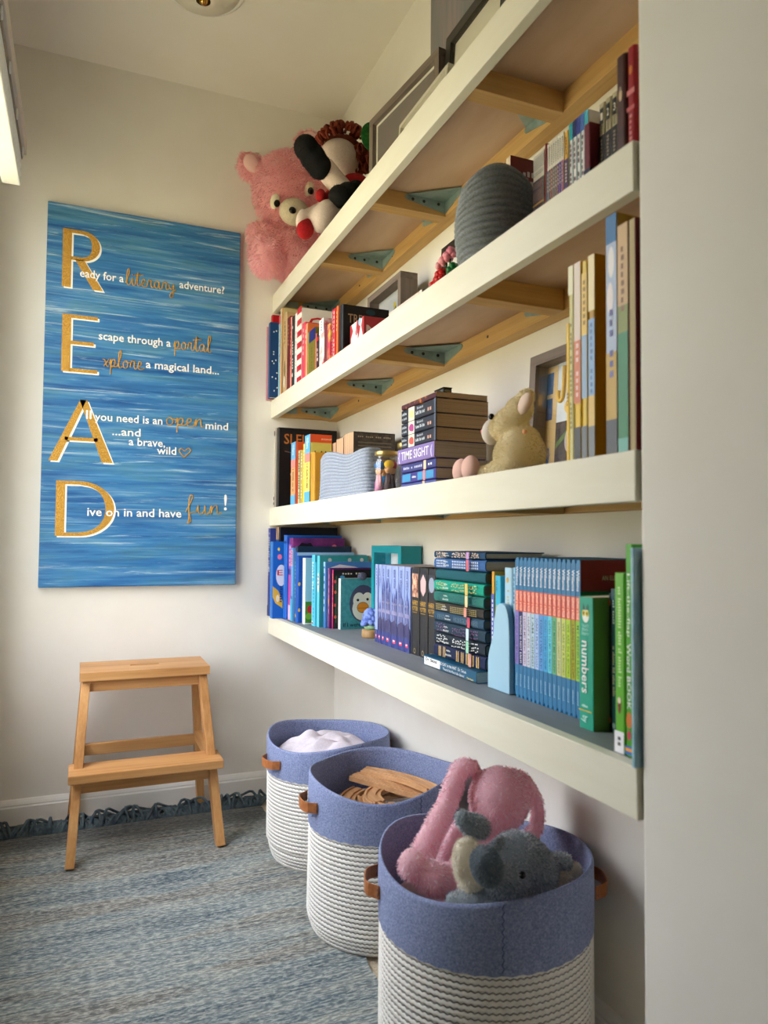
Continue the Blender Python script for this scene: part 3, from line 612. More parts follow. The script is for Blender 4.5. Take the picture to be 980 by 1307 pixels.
# --- right half of the lowest shelf
book('slim orange-topped paperback just right of the cloth stack', z4, .712, 1.184, 1.173, .209, .12, (230,170,60), [('r',0,1,0,.8,(96,110,190)),('t','adventures again',.5,.75,.1,.7,WHT)])
book('cyan paperback with a yellow cartoon splash partly hidden by the pale blue bookend', z4, .703, 1.157, 1.136, .2025, .13, (54,176,206), [('t','THE',.35,.96,.86,.3,(30,60,110)),('e',.5,.66,.006,.016,(226,170,60)),('e',.6,.63,.004,.008,(190,70,50)),('t','ED',.5,.34,.22,.62,WHT)])
book('navy paperback between the cyan book and the tall pale blue book', z4, .715, 1.1345, 1.1262, .201, .12, (36,52,104), [('t','pocket tales',.5,.95,.5,.6,WHT)])
book('tall pale blue picture book with tiny gold marks behind the bookend', z4, .701, 1.124, 1.0945, .2185, .15, (168,206,226), [('e',.5,.9,.004,.005,GLD),('t','a little friend',.55,.82,.45,.3,(200,180,130))], hard=1)
book('thin pale blue picture book beside the first spine of the friendship series', z4, .701, 1.093, 1.0845, .2195, .15, (150,204,228), [('t','friends',.5,.95,.7,.6,(90,130,170))])
be = thing('bookend', 'pale blue rounded bookend before the tall pale blue book, at the stack of cloth books', 'bookend', (.688, 1.122, z4+.0005))
pr = catmull([(-.034,.0),(-.034,.03),(-.032,.06),(-.016,.098),(-.013,.125),(-.002,.15),(.014,.155),(.028,.146),(.036,.12),(.038,.06),(.038,.0)], 5)
MB().prism([(-p[0], p[1]) for p in pr], .010, P((160,200,222), .45), Matrix(((0,0,1,0),(1,0,0,0),(0,1,0,0),(0,0,0,1)))).build('panel', be, bevel=.0015)
WT = [((132,120,192),'A BIG GUY TOOK MY BALL!',(70,60,130)),((26,40,110),'WAITING IS NOT EASY!',WHT),((206,196,222),'I LOVE MY NEW TOY!',(60,60,80)),((206,212,226),'HAPPY PIG DAY!',(90,100,120)),((178,206,222),'I AM GOING!',(70,100,110)),((168,194,236),'CAN I PLAY TOO?',(70,90,140)),((96,160,226),'TODAY I WILL FLY!',(20,50,110)),((70,170,226),'SHOULD I SHARE MY ICE CREAM?',(30,90,150)),((100,206,226),'LISTEN TO MY TRUMPET!',(30,100,130)),((104,178,132),'PIGS MAKE ME SNEEZE!',(30,90,70)),((206,210,150),'ELEPHANTS CANNOT DANCE!',(90,100,60)),((196,206,110),'WE ARE IN A BOOK!',(80,100,40)),((178,206,60),'WE ARE IN A BOOK!',(70,100,30)),((160,158,20),'I REALLY LIKE SLOP!',(70,70,10)),((150,196,70),'MY FRIEND IS SAD',(50,90,40))]
CN = ['violet','navy','pale lilac','pale grey-lilac','pale ice blue','periwinkle','mid blue','azure','cyan','leaf green','pale straw','pale lime','lime','olive','apple green']
BD = [657.7,661.9,666.9,672,677,682,687,692,697,702.5,708,713.5,719,724.5,730,739]
wy = np.linspace(1.074, .896, 16)
for i, (c, s_, tc_) in enumerate(WT):
    B1 = (50,120,166)
    ops = [('r',0,1,.02,.98,B1),('t','Willems',.5,.935,.80,.86,WHT),('r',0,1,.615,.765,(226,96,74)),('t','ELEPHANT & PIGGIE',.5,.757,.622,.75,(250,226,206)),('r',0,1,.235,.615,c),('t',s_,.5,.585,.25,.62,tc_),('t','HYPERION',.5,.17,.08,.42,(150,190,214))]
    cov = [('r',0,1,0,.80,(18,84,40)),('r',0,1,.80,1,(150,26,30)),('h','AN ELEPHANT & PIGGIE BOOK',.25,.97,.87,.010,(226,190,170)),('h',"I'm a Frog!",.2,.9,.56,.035,(196,150,60))] if i == 14 else ()
    book('picture book of the matching blue and coral row with the %s title band' % CN[i], z4, .694, wy[i], wy[i+1], .238, .158, (52,122,168), ops, cov, WHITE_, 1, 'matching picture books with coloured title bands')
book('chunky green board book with an owl face and the word numbers on its spine', z4, .667, .867, .833, .187, .17, (22,158,132),
     [('e',.5,.86,.0075,.0105,(236,240,226)),('g',[(.3,.9),(.34,.95),(.5,.91),(.66,.95),(.7,.9)],(30,100,84)),('e',.38,.875,.0036,.0044,(226,206,60)),('e',.62,.875,.0036,.0044,(226,206,60)),('e',.38,.875,.0016,.002,BLK),('e',.62,.875,.0016,.002,BLK),('h','touch',.28,.72,.77,.008,(150,220,206)),('h','think',.28,.72,.74,.008,(150,220,206)),('h','learn',.28,.72,.71,.008,(150,220,206)),
      ('t','numbers',.5,.665,.27,.66,WHT),('r',.06,.94,.135,.143,(236,190,60)),('t','by',.5,.10,.05,.5,(200,240,230)),('h','series',.3,.7,.165,.006,(200,240,230))], [('r',0,1,0,1,(112,128,92))])
book('thin near-black book right of the green numbers board book', z4, .692, .8318, .8262, .193, .15, (26,34,32), [('e',.5,.93,.002,.004,(180,90,40)),('e',.5,.08,.002,.004,(180,90,40))])
book('slim dark teal book with small pale title beside the tall green books', z4, .690, .826, .811, .20, .15, (14,74,82), [('t','the story',.5,.92,.75,.4,(190,210,206)),('t','of seasons and other tales',.5,.6,.25,.45,(210,196,160)),('e',.5,.05,.003,.004,(150,180,180))])
book('lime green illustrated guide with a white library sticker at its foot', z4, .632, .749, .7295, .2265, .17, (96,176,44), [('t','The Illustrated Guide to Little Ones',.55,.92,.36,.5,(190,226,150)),('e',.5,.26,.003,.010,(120,60,40)),('e',.5,.29,.003,.004,(230,210,190)),('r',.0,.95,.0,.12,(236,236,240)),('t','33',.5,.09,.03,.5,(90,90,96))])
book('tall green word book with white title, second from the right end of lowest shelf', z4, .632, .7288, .7145, .263, .21, (74,160,40), [('t','Lift-the-flap',.5,.86,.56,.55,(226,240,216)),('t','Word BOOK',.5,.53,.22,.72,WHT),('e',.5,.17,.005,.010,(206,120,50)),('e',.5,.1,.003,.006,(206,60,90)),('r',0,1,.04,.05,(60,110,190)),('r',0,1,.025,.04,(236,160,60)),('r',0,1,.01,.025,(60,110,190))])
book('tall thin powder blue book closing the lowest shelf beside the wall end', z4, .606, .6895, .6830, .259, .21, N((150,196,214),(176,212,226),40,.4,.6,.5,name='powder_blue_cover'), hard=1)
# --- third shelf
book('slim black and white spine at the far left of the third shelf', z3, .623, 2.513, 2.501, .284, .21, (196,186,170), [('r',0,1,.9,.96,BLK),('r',0,1,.1,.14,BLK),('r',0,1,.04,.07,BLK)])
book('large black mystery book with orange title SLEUTH on its cover', z3, .628, 2.497, 2.466, .281, .213, (22,20,22), [('r',.25,.6,0,1,(60,60,64))],
     [('h','SLEUTH',.09,.80,.80,.050,(188,112,52)),('e',.42,.46,.030,.045,(226,222,216)),('e',.34,.42,.03,.014,(226,222,216)),('e',.46,.48,.014,.02,(22,20,22)),('r',.36,.62,.1,.34,(222,218,210)),('r',.40,.56,.2,.30,BLK),('r',.36,.62,.0,.1,(206,200,196)),('h','2',.48,.56,.02,.03,BLK),('g',[(.1,.70),(.3,.67),(.55,.69),(.55,.70),(.3,.68),(.1,.71)],(120,90,80))])
def ep(label, y1, y0, h, d, xs, mid, cov, s_, covt):
    book(label, z3, xs, y1, y0, h, d, cov, [('r',0,1,0,1,mid),('r',0,1,.72,1,(96,176,226)),('t','Willems',.5,.97,.80,.6,WHT),('r',0,1,.60,.73,(236,140,130)),('t',s_,.5,.58,.22,.5,(110,80,40)),('r',0,1,0,.17,(90,176,226))], covt, WHITE_, 1)
ep('orange picture book with a pale blue spine head beside the black mystery book', 2.345, 2.29, .210, .16, .64, (240,170,110), (214,82,36), 'A FRIEND FOR ME', ())
book('slim white story book with yellow and black flecked lettering', z3, .645, 2.279, 2.252, .178, .14, (226,214,170), [('t','the busy little bee',.5,.95,.1,.6,(90,80,30)),('r',.8,1,0,1,(150,140,70))])
book('slim olive story book between the white one and the yellow one', z3, .645, 2.250, 2.225, .175, .14, (196,170,70), [('t','honey and toast',.5,.95,.1,.6,(250,240,190))])
book('thin bright yellow book left of the yellow picture book', z3, .640, 2.205, 2.186, .190, .06, (244,214,60), [('t','sunshine',.5,.9,.4,.6,(250,244,200))])
ep('yellow picture book with blue and pink spine bands and an orange-headed cover', 2.150, 2.094, .208, .068, .63, (244,222,110), (206,196,96), 'I AM INVITED TO A PARTY', [('r',0,1,.88,1,(222,84,36)),('h','AN ELEPHANT',.5,1,.92,.007,(240,220,180)),('h','I AM',.2,.95,.66,.030,(40,60,40)),('h','to',.45,.85,.50,.024,(40,60,40))])
book('mustard yellow book just left of the pale blue rope bin', z3, .63, 2.092, 2.057, .149, .068, (206,150,44), hard=1)
for i, (a, b_, hh_, lab) in enumerate(((2.150,2.113,.176,'smallest'),(2.112,2.066,.184,'second'),(2.064,1.998,.191,'third'),(1.996,1.912,.196,'thickest'))):
    backwards('%s of the four dark novels shelved with cream page edges outwards, behind the rope bin' % lab, z3, .702, a, b_, hh_, .128, (40,50,40) if i == 0 else (50,40,34), (222,180,146), 'novels shelved page edges out',
        [('r',.02,.98,.02,.98,N((60,50,44),(84,72,60),90,.4,.6,.6,name='dark_novel_cover')),('h','the long way home',.1,.9,.92,.007,(170,150,120))]+[('r',.1,.9,.84-.05*q,.855-.05*q,(120,106,86)) for q in range(8)] if i == 3 else ())
YZ = [.9921,1.007,1.030,1.050,1.085,1.113,1.142,1.173]
YS = [((84,92,160),'indigo paperback at the very bottom of the paperback stack',[('r',0,1,.3,.36,(236,206,160))]),
      ((70,60,140),'purple paperback with cyan patterned blocks, second from the stack bottom',[('r',.12,.88,.06,.28,(70,150,200)),('r',.12,.88,.34,.5,(70,150,200)),('t','Graceling',.5,.66,.54,.3,WHT),('r',.12,.88,.70,.95,(70,150,200)),('r',0,1,.28,.34,(236,140,140))]),
      ((58,60,124),'indigo paperback with white lettering below the lavender one',[('t','FIRE & FLAME',.5,.92,.36,.45,(210,214,236)),('r',0,1,.26,.33,(240,206,170)),('t','KC',.5,.2,.08,.45,WHT)]),
      ((136,116,180),'lavender paperback reading TIME SIGHT in the paperback stack',[('t','{ TIME SIGHT (',.5,.97,.05,.78,(240,236,244))]),
      ((34,36,52),'black paperback with red flower panel, just above the lavender one',None), ((34,38,54),'black paperback with magenta panel, second of the dark trilogy',None), ((36,38,50),'black paperback with pale green panel, third of the dark trilogy',None)]
for i, (c, lab, ops) in enumerate(YS):
    if ops is None:
        f_ = ((206,90,80),(176,60,140),(206,214,150))[i-4]
        ops = [('r',0,1,.6,.78,(226,220,206)),('e',.5,.69,.008,.012,f_),('e',.35,.66,.005,.007,f_),('t',('STORM','SHADOW','SIEGE')[i-4]+' AND BONE',.4,.56,.30,.36,(226,232,240)),('t','rising',.75,.52,.34,.26,(200,206,220)),('t','LB',.4,.22,.1,.4,(226,180,160)),('t','a novel',.3,.97,.82,.3,(200,206,214)),('t','author',.65,.97,.82,.3,(200,206,214)),('r',0,1,.0,.04,(90,100,120))]
    lying(lab, YZ[i]+.0003, YZ[i+1]-.0003, .660-(.004 if i == 3 else 0), 1.486+(.012 if i == 3 else 0), 1.313, .122, c, ops, (206,176,138) if i > 3 else (196,180,158), 0, 'stack of young readers paperbacks')
lying('thin plum paperback with orange leaf pattern on top of the paperback stack', 1.1733, 1.1855, .660, 1.486, 1.313, .120, N((70,26,40),(206,120,40),46,.52,.62,.5,name='plum_leaf_print'), [], (206,176,138), 0)
YG = 'tall yellow picture books at the near end of the third shelf'
book('slim golden yellow paperback first in the yellow group by the picture frame', z3, .632, .848, .8395, .199, .15, (226,184,44), [('t','pals',.5,.5,.4,.6,(110,80,20))], group=YG)
book('pale lemon picture book with faint grey lettering in the yellow group', z3, .612, .815, .8035, .267, .2, (214,206,140), [('t','a year of garden rhymes',.5,.7,.15,.5,(140,130,80)),('r',0,1,.85,1,(232,226,190))], hard=1, group=YG)
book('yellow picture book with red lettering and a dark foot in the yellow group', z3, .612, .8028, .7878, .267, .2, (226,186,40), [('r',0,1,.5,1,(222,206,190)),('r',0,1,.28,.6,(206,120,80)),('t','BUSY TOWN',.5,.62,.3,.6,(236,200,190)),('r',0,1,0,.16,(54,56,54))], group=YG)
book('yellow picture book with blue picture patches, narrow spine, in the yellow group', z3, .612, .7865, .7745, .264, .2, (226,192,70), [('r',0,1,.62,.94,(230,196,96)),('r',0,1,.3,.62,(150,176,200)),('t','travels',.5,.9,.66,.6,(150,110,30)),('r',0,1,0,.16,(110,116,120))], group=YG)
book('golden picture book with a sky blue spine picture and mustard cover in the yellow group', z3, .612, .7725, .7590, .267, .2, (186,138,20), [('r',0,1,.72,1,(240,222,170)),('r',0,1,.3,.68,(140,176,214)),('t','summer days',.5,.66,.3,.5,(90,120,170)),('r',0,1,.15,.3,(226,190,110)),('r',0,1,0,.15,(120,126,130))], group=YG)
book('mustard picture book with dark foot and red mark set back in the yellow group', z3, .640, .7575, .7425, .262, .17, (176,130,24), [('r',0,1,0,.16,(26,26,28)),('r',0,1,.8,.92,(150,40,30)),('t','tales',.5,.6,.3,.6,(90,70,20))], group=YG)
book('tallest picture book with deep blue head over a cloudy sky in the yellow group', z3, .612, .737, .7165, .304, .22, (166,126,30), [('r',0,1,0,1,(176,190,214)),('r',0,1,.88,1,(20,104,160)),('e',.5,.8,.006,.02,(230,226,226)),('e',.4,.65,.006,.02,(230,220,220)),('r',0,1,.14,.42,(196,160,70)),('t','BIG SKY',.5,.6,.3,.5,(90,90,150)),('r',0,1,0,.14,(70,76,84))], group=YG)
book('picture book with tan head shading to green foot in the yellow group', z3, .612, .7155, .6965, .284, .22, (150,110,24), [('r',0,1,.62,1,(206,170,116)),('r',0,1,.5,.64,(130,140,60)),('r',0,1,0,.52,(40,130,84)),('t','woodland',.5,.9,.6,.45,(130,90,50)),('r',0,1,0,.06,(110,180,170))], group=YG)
backwards('cream-edged hardcover with dark red boards closing the third shelf', z3, .612, .6958, .6835, .284, .22, (110,26,30), (206,190,150), group=YG)
# --- second shelf
RG = 'red and mixed picture books at the far end of the second shelf'
book('thin pink picture book first on the second shelf against the back wall', z2, .590, 2.513, 2.506, .262, .21, (206,150,160), group=RG)
book('tall red picture book rising behind the navy starry one', z2, .604, 2.505, 2.482, .300, .2, (186,22,34), group=RG)
book('navy starry picture book sticking out at the left end of the second shelf', z2, .588, 2.479, 2.446, .262, .2, (22,66,116), [('r',.3,.5,0,1,(60,120,170))], [('r',0,1,0,1,(20,62,110))]+[('e',random.Random(q).uniform(.02,.2),random.Random(q+50).uniform(.05,.95),.0022,.0028,WHT) for q in range(16)], hard=1, group=RG)
book('pale blue and white picture book right of the navy starry one', z2, .618, 2.444, 2.424, .284, .2, (120,196,226), [('r',0,.35,0,1,WHT),('t','up we go',.65,.9,.4,.4,(40,90,150)),('r',0,1,.9,1,(206,60,70))], [('r',0,1,0,1,(96,150,206))], group=RG)
book('book with yellow and coral striped spine and a tan cover', z2, .617, 2.421, 2.392, .300, .19, (206,186,128), [('r',0,.3,0,1,(110,180,210)),('r',.3,.6,0,1,(244,226,120)),('r',.6,1,0,1,(236,130,84))], [('r',0,1,.0,.6,(196,166,124)),('r',0,1,.6,1,(210,192,136))], hard=1, group=RG)
book('tan picture book with small figures on its lower spine', z2, .620, 2.390, 2.349, .274, .19, (196,164,120), [('e',.5,.3,.01,.03,(140,120,70)),('e',.4,.15,.01,.02,(230,220,200)),('t','fields',.5,.9,.6,.4,(120,90,50))], group=RG)
book('maroon hardcover right of the tan picture book', z2, .620, 2.346, 2.303, .247, .18, (104,16,24), [('t','winter',.5,.9,.6,.3,(190,140,90))], hard=1, group=RG)
book('thin salmon picture book between the maroon and the black books', z2, .620, 2.302, 2.286, .239, .18, (232,140,124), [('t','baking day',.5,.9,.3,.6,(120,40,40))], group=RG)
book('black picture book with white dotted lettering left of the candy striped one', z2, .620, 2.284, 2.252, .234, .18, (24,22,24), [('t','NIGHT OWLS',.5,.65,.25,.4,WHT),('e',.4,.85,.004,.005,WHT),('e',.5,.18,.006,.007,WHT)], group=RG)
ops = [('r',0,.34,0,1,WHT),('t','candy stripes and other stories',.17,.75,.1,.14,(120,110,110))]+[('r',.36,1,.02+.155*q,.02+.155*q+.0775,(196,20,44)) for q in range(7)]
book('white picture book with red candy stripes and big red letters on its cover', z2, .622, 2.250, 2.174, .236, .18, (238,234,226), ops, [('r',0,1,0,1,(236,228,218)),('h','CL',.12,.62,.72,.058,(196,26,40)),('h','Rudy',.35,.9,.62,.02,(90,80,90))], hard=1, group=RG)
book('pink paperback right of the candy striped book', z2, .620, 2.163, 2.129, .179, .15, (222,66,96), [('t','sweet',.5,.9,.4,.4,(250,200,200))], group=RG)
book('orange paperback right of the pink one on the second shelf', z2, .620, 2.128, 2.101, .168, .15, (230,120,60), [('r',.5,1,0,1,(240,170,130)),('t','fox',.3,.9,.6,.4,(250,230,200))], group=RG)
book('olive paperback with a navy head among the red books', z2, .620, 2.096, 2.022, .134, .14, (120,108,26), [('r',0,1,.74,1,(22,30,110)),('r',0,.15,0,1,(160,150,60)),('t','stay low',.55,.6,.1,.25,(96,84,16))], group=RG)
book('very thin coral booklet right of the olive paperback', z2, .620, 2.0200, 2.0125, .112, .13, (226,100,84), group=RG)
book('short black paperback with white and red lettering among the red books', z2, .620, 2.0115, 1.987, .107, .13, (28,24,28), [('t','DOG',.5,.6,.2,.55,WHT),('r',0,1,.8,.9,(196,40,40))], group=RG)
book('white and crimson speckled paperback leaning among the red books', z2, .620, 1.984, 1.942, .139, .14, N((236,232,232),(206,50,70),20,.42,.6,.5,name='crimson_speckle_print'), [('r',0,1,.7,1,(232,236,240)),('t','snow',.5,.96,.74,.3,(90,90,120))], group=RG)
book('dark red hardcover behind the speckled paperback', z2, .620, 1.939, 1.914, .111, .14, (110,22,36), group=RG, hard=1)
book('paperback with pink spine and gold flecks among the red books', z2, .620, 1.911, 1.886, .107, .13, N((206,60,80),(226,190,80),30,.45,.58,.5,name='gold_fleck_print'), group=RG)
book('crimson paperback with white capital lettering, left of the scarlet one', z2, .625, 1.885, 1.8735, .144, .14, (176,26,66), [('t','HOLIDAY STORIES',.5,.95,.05,.7,(240,180,190))], group=RG)
book('scarlet paperback with broad white bands of lettering', z2, .625, 1.873, 1.8585, .142, .14, (196,40,44), [('t','MERRY DAYS',.5,.95,.05,.75,(250,220,210))], group=RG)
book('thin orange paperback next to the black treasury', z2, .628, 1.858, 1.8445, .145, .14, (226,110,50), [('t','tiger',.5,.9,.5,.6,(250,220,150))], group=RG)
book('black treasury with ornate beige title and an orange animal on its cover', z2, .630, 1.843, 1.812, .140, .135, (20,18,20), [('r',.5,.62,0,1,(70,70,74))],
     [('h','TREASURY',.12,.98,.66,.034,(176,140,110)),('e',.28,.3,.014,.022,(186,110,40)),('e',.18,.12,.02,.014,(150,24,24)),('e',.33,.42,.006,.010,(206,140,60)),('e',.6,.9,.014,.008,(30,60,70))], hard=1, group=RG)
for i in range(4):
    backwards('one of the tall cream-edged books shelved just behind the grey rope basket', z2, .752, 1.26-.02*i, 1.241-.02*i, .240+.006*i, .095, (150,170,180) if i == 0 else (60,24,34), (222,206,176), 'tall books behind the grey rope basket') if i < 3 else \
    backwards('maroon book with silver scrollwork facing out right of the grey rope basket', z2, .752, 1.20, 1.1805, .258, .095, (96,16,26), (222,206,176), 'tall books behind the grey rope basket', [('h','The',.3,.6,.86,.018,(190,186,186)),('h','White',.35,.95,.79,.022,(190,186,186)),('h','Rose',.35,.9,.71,.022,(190,186,186)),('e',.5,.62,.02,.012,(120,110,112))])
c8 = [(54,40,60),(44,36,52),(60,40,56),(40,36,60),(70,44,52),(90,40,40),(70,50,40),(50,60,60)]
for i in range(8):
    a = 1.0285-.0040*i; book('slim paperback with white head and dark foot, left of the thin red spine', z2, .70, a, a-.0039, .166, .11, (226,220,206), [('r',0,1,.02,.73,c8[i]),('t','volume of',.5,.96,.77,.6,(60,56,60)),('t','the series',.5,.70,.5,.6,(170,140,120)),('r',0,1,.47,.485,GLD)], group='slim two-tone paperbacks left of the red spine', gap=.0002)
book('very thin red spine dividing the rows of two-tone paperbacks', z2, .70, .9945, .9895, .172, .11, (120,20,24), gap=.0002)
c9 = [(70,110,120),(110,70,70),(130,80,60),(90,100,110),(120,90,50),(100,60,110),(70,60,130),(150,80,110)]
for i in range(8):
    a = .9885-.0057*i; book('slim paperback with white head and %s foot, right of the thin red spine' % ['grey-teal','dusty rose','rust','slate','bronze','mauve','violet','pink'][i], z2, .70, a, a-.0056, .167, .11, (230,224,210), [('r',0,1,.02,.73,c9[i]),('t','collected',.5,.96,.76,.6,(60,56,60)),('t','tales',.5,.70,.5,.6,(190,180,160)),('r',0,1,.05,.09,(190,190,150))], group='slim two-tone paperbacks right of the red spine', gap=.0002)
book('ochre paperback with a purple lower half in the two-tone row', z2, .70, .942, .9305, .164, .11, (206,160,60), [('r',0,1,.0,.72,(70,44,90)),('t','series',.5,.94,.76,.5,(110,80,30)),('t','titles',.5,.68,.48,.5,(206,190,140))])
tops = [(20,150,160),(24,36,90),(40,56,140),(60,100,170),(70,170,190)]
for i in range(5):
    a = .9290-.0096*i; book('white graphic paperback with %s head, in the row right of the ochre one' % ['teal','navy','indigo','blue','aqua'][i], z2, .70, a, a-.0094, .170, .12, (226,226,224), [('r',0,1,.84,1,tops[i]),('t',('BRAVE BEARS','QUIET FOX','LOST OWL','SEA HORSE','NIGHT CAT')[i],.5,.8,.3,.6,(120,90,100)),('r',0,.2,0,.84,(60,110,120)),('t','graphic',.5,.22,.05,.5,(90,150,170))], gap=.0003, group='white graphic paperbacks')
book('maroon and navy storybook with a gold ring on its cover', z2, .690, .8805, .8650, .139, .16, (100,20,36), [('r',0,1,0,.5,(22,24,54)),('e',.5,.24,.0045,.011,GLD),('e',.5,.24,.0035,.009,(22,24,54))], [('r',0,1,0,.5,(20,22,46)),('r',0,1,.5,1,(110,24,40))])
for i in range(3):
    a = .8640-.0142*i; book('beige and black box-set volume with a numeral %d on its spine' % (i+1), z2, .705, a, a-.0140, .166, .12, (170,160,130), [('r',0,1,0,.70,(30,26,26)),('r',.2,.8,.80,.95,(30,28,26)),('h',str(i+1),.35,.7,.84,.016,(222,214,190)),('t','hist',.5,.79,.71,.4,(110,100,80)),('t','volume',.5,.66,.46,.5,(130,116,96))], gap=.0003, group='numbered volumes')
book('thick dark brown leather-look book near the right end of the second shelf', z2, .630, .7395, .7185, .138, .18, N((58,24,20),(74,34,28),40,.4,.6,.45,name='brown_leatherette'), [('e',.5,.62,.003,.008,(206,180,140)),('e',.5,.68,.002,.003,(150,130,110))], hard=1)
book('red book with pale bands, last on the second shelf by the wall', z2, .630, .7175, .7025, .138, .18, (150,22,30), [('e',.5,.78,.003,.006,(206,120,50)),('r',0,1,.55,.6,(206,120,120)),('r',0,1,.4,.44,(190,90,90)),('t','rhymes',.5,.36,.05,.5,(206,120,120))], hard=1)
lying('cream paperback lying flat, lower of the two before the grey box frame', 1.3722, 1.3862, .640, 1.520, 1.345, .12, (226,206,190), [], (232,214,202))
lying('dark-covered book lying flat on the cream paperback before the grey box frame', 1.3864, 1.4015, .640, 1.516, 1.340, .125, (36,40,44), [('r',0,1,0,1,(226,206,196))], (232,214,202))

# ------------------------------------------------------------------ rope baskets
def rope_lathe(mb, shape, z0, z1, pitch, mat, stitch, nz=108, seg=432, bulge=.0022, zig=.0024, inner=True):
    """coiled rope wall: SHAPE(angle, z) gives (x, y); stitched zigzag between the coils"""
    n = max(2, int(round((z1-z0)/pitch))); p = (z1-z0)/n; prof = []
    for i in range(n): prof += [(-bulge, 0+i), (-.2*bulge, .14+i), (bulge*.6, .5+i), (-.3*bulge, .87+i)]
    prof.append((-bulge, n)); k = len(prof); v = []; f1 = []; f2 = []
    for j in range(seg):
        a = 2*PI*j/seg; tri = abs(((a*nz/(2*PI)) % 1)*2-1)-.5
        for (dr, q) in prof:
            z = z0+q*p; w = min(1, q, n-q); x, y = shape(a, z); L_ = math.hypot(math.cos(a), math.sin(a))
            v.append((x+dr*math.cos(a), y+dr*math.sin(a), z+zig*tri*w))
    for j in range(seg):
        j2 = (j+1) % seg
        for i in range(k-1):
            q = (j*k+i, j2*k+i, j2*k+i+1, j*k+i+1)
            (f2 if i % 4 == 3 else f1).append(q)
    o = len(mb.v); mb.add(v, f1, mat, True); kk = mb.m(stitch)
    for q in f2: mb.f.append([i+o for i in q]); mb.mi.append(kk); mb.sm.append(True)
    if inner:                                              # plain inside face and floor
        sg = 72; zs = [z1]+[z0+.012]; v = []
        for j in range(sg):
            a = 2*PI*j/sg
            for z in zs: x, y = shape(a, z); v.append((x-.009*math.cos(a), y-.009*math.sin(a), z))
        v.append((*[sum(q)/2 for q in zip(shape(0, z0), shape(PI, z0))], z0+.012))
        mb.add(v, [(j*2, j*2+1, ((j+1)%sg)*2+1, ((j+1)%sg)*2) for j in range(sg)]+[(len(v)-1, ((j+1)%sg)*2+1, j*2+1) for j in range(sg)], mat, True)
        v = [(*shape(2*PI*j/sg, z0), z0) for j in range(sg)]; mb.add(v, [tuple(range(sg))[::-1]], mat)
ROPE = N((238,235,228), (222,218,210), 120, .35, .65, .9, name='cream_cotton_rope', bmp=.3, bd=.001)
STITCH = P((128,124,122), .9, name='grey_stitching')
FELT = N((102,114,152), (154,164,198), 330, .32, .68, .95, name='blue_grey_felt', bmp=.35, bd=.0015)
SEAM = P((70,80,118), .9, name='felt_seam_thread')
LEATH = N((158,96,54), (178,112,66), 90, .35, .65, .5, name='tan_leather', bmp=.15, bd=.001)
def big_basket(label, cx_, cy, R_, H_, hand, wav, zc, foot=0):
    b = thing('storage_basket', label, 'basket', (cx_, cy, .0095), group='rope and felt baskets along the wall')
    ZB = .238
    def rad(a, z):
        k = z/H_; r = R_*(1+wav[0]*math.cos(2*(a-wav[1]))*k+wav[2]*math.cos(3*(a-wav[3]))*k*k)
        if z < .03: r -= (.03-z)*.35
        if foot and z < .05: r -= .006
        return r
    sh_ = lambda a, z: (rad(a, z)*math.cos(a), rad(a, z)*math.sin(a))
    rimz = lambda a: H_+wav[4]*math.cos(2*(a-wav[5]))+wav[6]*math.cos(3*(a-wav[7]))
    mb = MB(); rope_lathe(mb, sh_, 0, ZB, .0098, ROPE, STITCH); mb.build('rope_body', b)
    seg = 144; v = []; prof = 9
    for j in range(seg):
        a = 2*PI*j/seg; zt_ = rimz(a)
        for i, (dr, t) in enumerate(((.002,0),(.003,.25),(.003,.6),(.0025,.93),(.0005,1.0),(-.003,.99),(-.004,.9),(-.004,.4),(-.004,-.05))):
            z = (ZB-.004)+(zt_-ZB+.004)*t; x, y = sh_(a, min(z, H_)); v.append((x+dr*math.cos(a), y+dr*math.sin(a), z+(.0012*math.sin(a*41) if t < .01 else 0)))
    f = [(j*prof+i, ((j+1)%seg)*prof+i, ((j+1)%seg)*prof+i+1, j*prof+i+1) for j in range(seg) for i in range(prof-1)]
    fb = MB().add(v, f, FELT, True).build('felt_band', b)
    for a in (hand-PI/2, hand+PI/2):
        mb = MB(); pts = []
        for t in np.linspace(.02, .98, 18):
            z = ZB+(rimz(a)-ZB)*t; aa = a+.010*(1 if len(pts) % 2 else -1); x, y = sh_(aa, min(z,H_)); pts.append((x+.0036*math.cos(aa), y+.0036*math.sin(aa), z))
        mb.tube(pts, .0007, SEAM, 5); mb.build('seam', fb)
    for a0 in (hand, hand+PI):                              # leather strap handles
        w = .011; half = .042/R_; N_ = 14; v = []
        for i in range(N_+1):
            t = -1+2*i/N_; a = a0+half*t*(1-.12*(1-t*t)); out = .0042+(.020*(1-t**4) if abs(t) < .72 else .020*(1-.72**4)*max(0, (1-abs(t))/.28)**.5*.6)
            x, y = sh_(a, zc)
            for dr, dz in ((0,-w),(.0028,-w),(.0028,w),(0,w)): v.append((x+(out+dr)*math.cos(a), y+(out+dr)*math.sin(a), zc+dz))
        f = [(i*4+k, i*4+(k+1)%4, i*4+4+(k+1)%4, i*4+4+k) for i in range(N_) for k in range(4)]+[(3,2,1,0),(N_*4,N_*4+1,N_*4+2,N_*4+3)]
        hd = MB().add(v, f, LEATH).build('leather_handle', b, bevel=.0006)
        for t in (-.9, .9):
            a = a0+half*t; x, y = sh_(a, zc); c0 = Vector((x+.0088*math.cos(a), y+.0088*math.sin(a), zc)); tg = Vector((-math.sin(a), math.cos(a), 0))
            for s_ in (1,-1): MB().tube([c0-tg*.005-Vector((0,0,s_*.006)), c0+tg*.005+Vector((0,0,s_*.006))], .0006, SEAM, 5).build('stitch', hd)
    return b
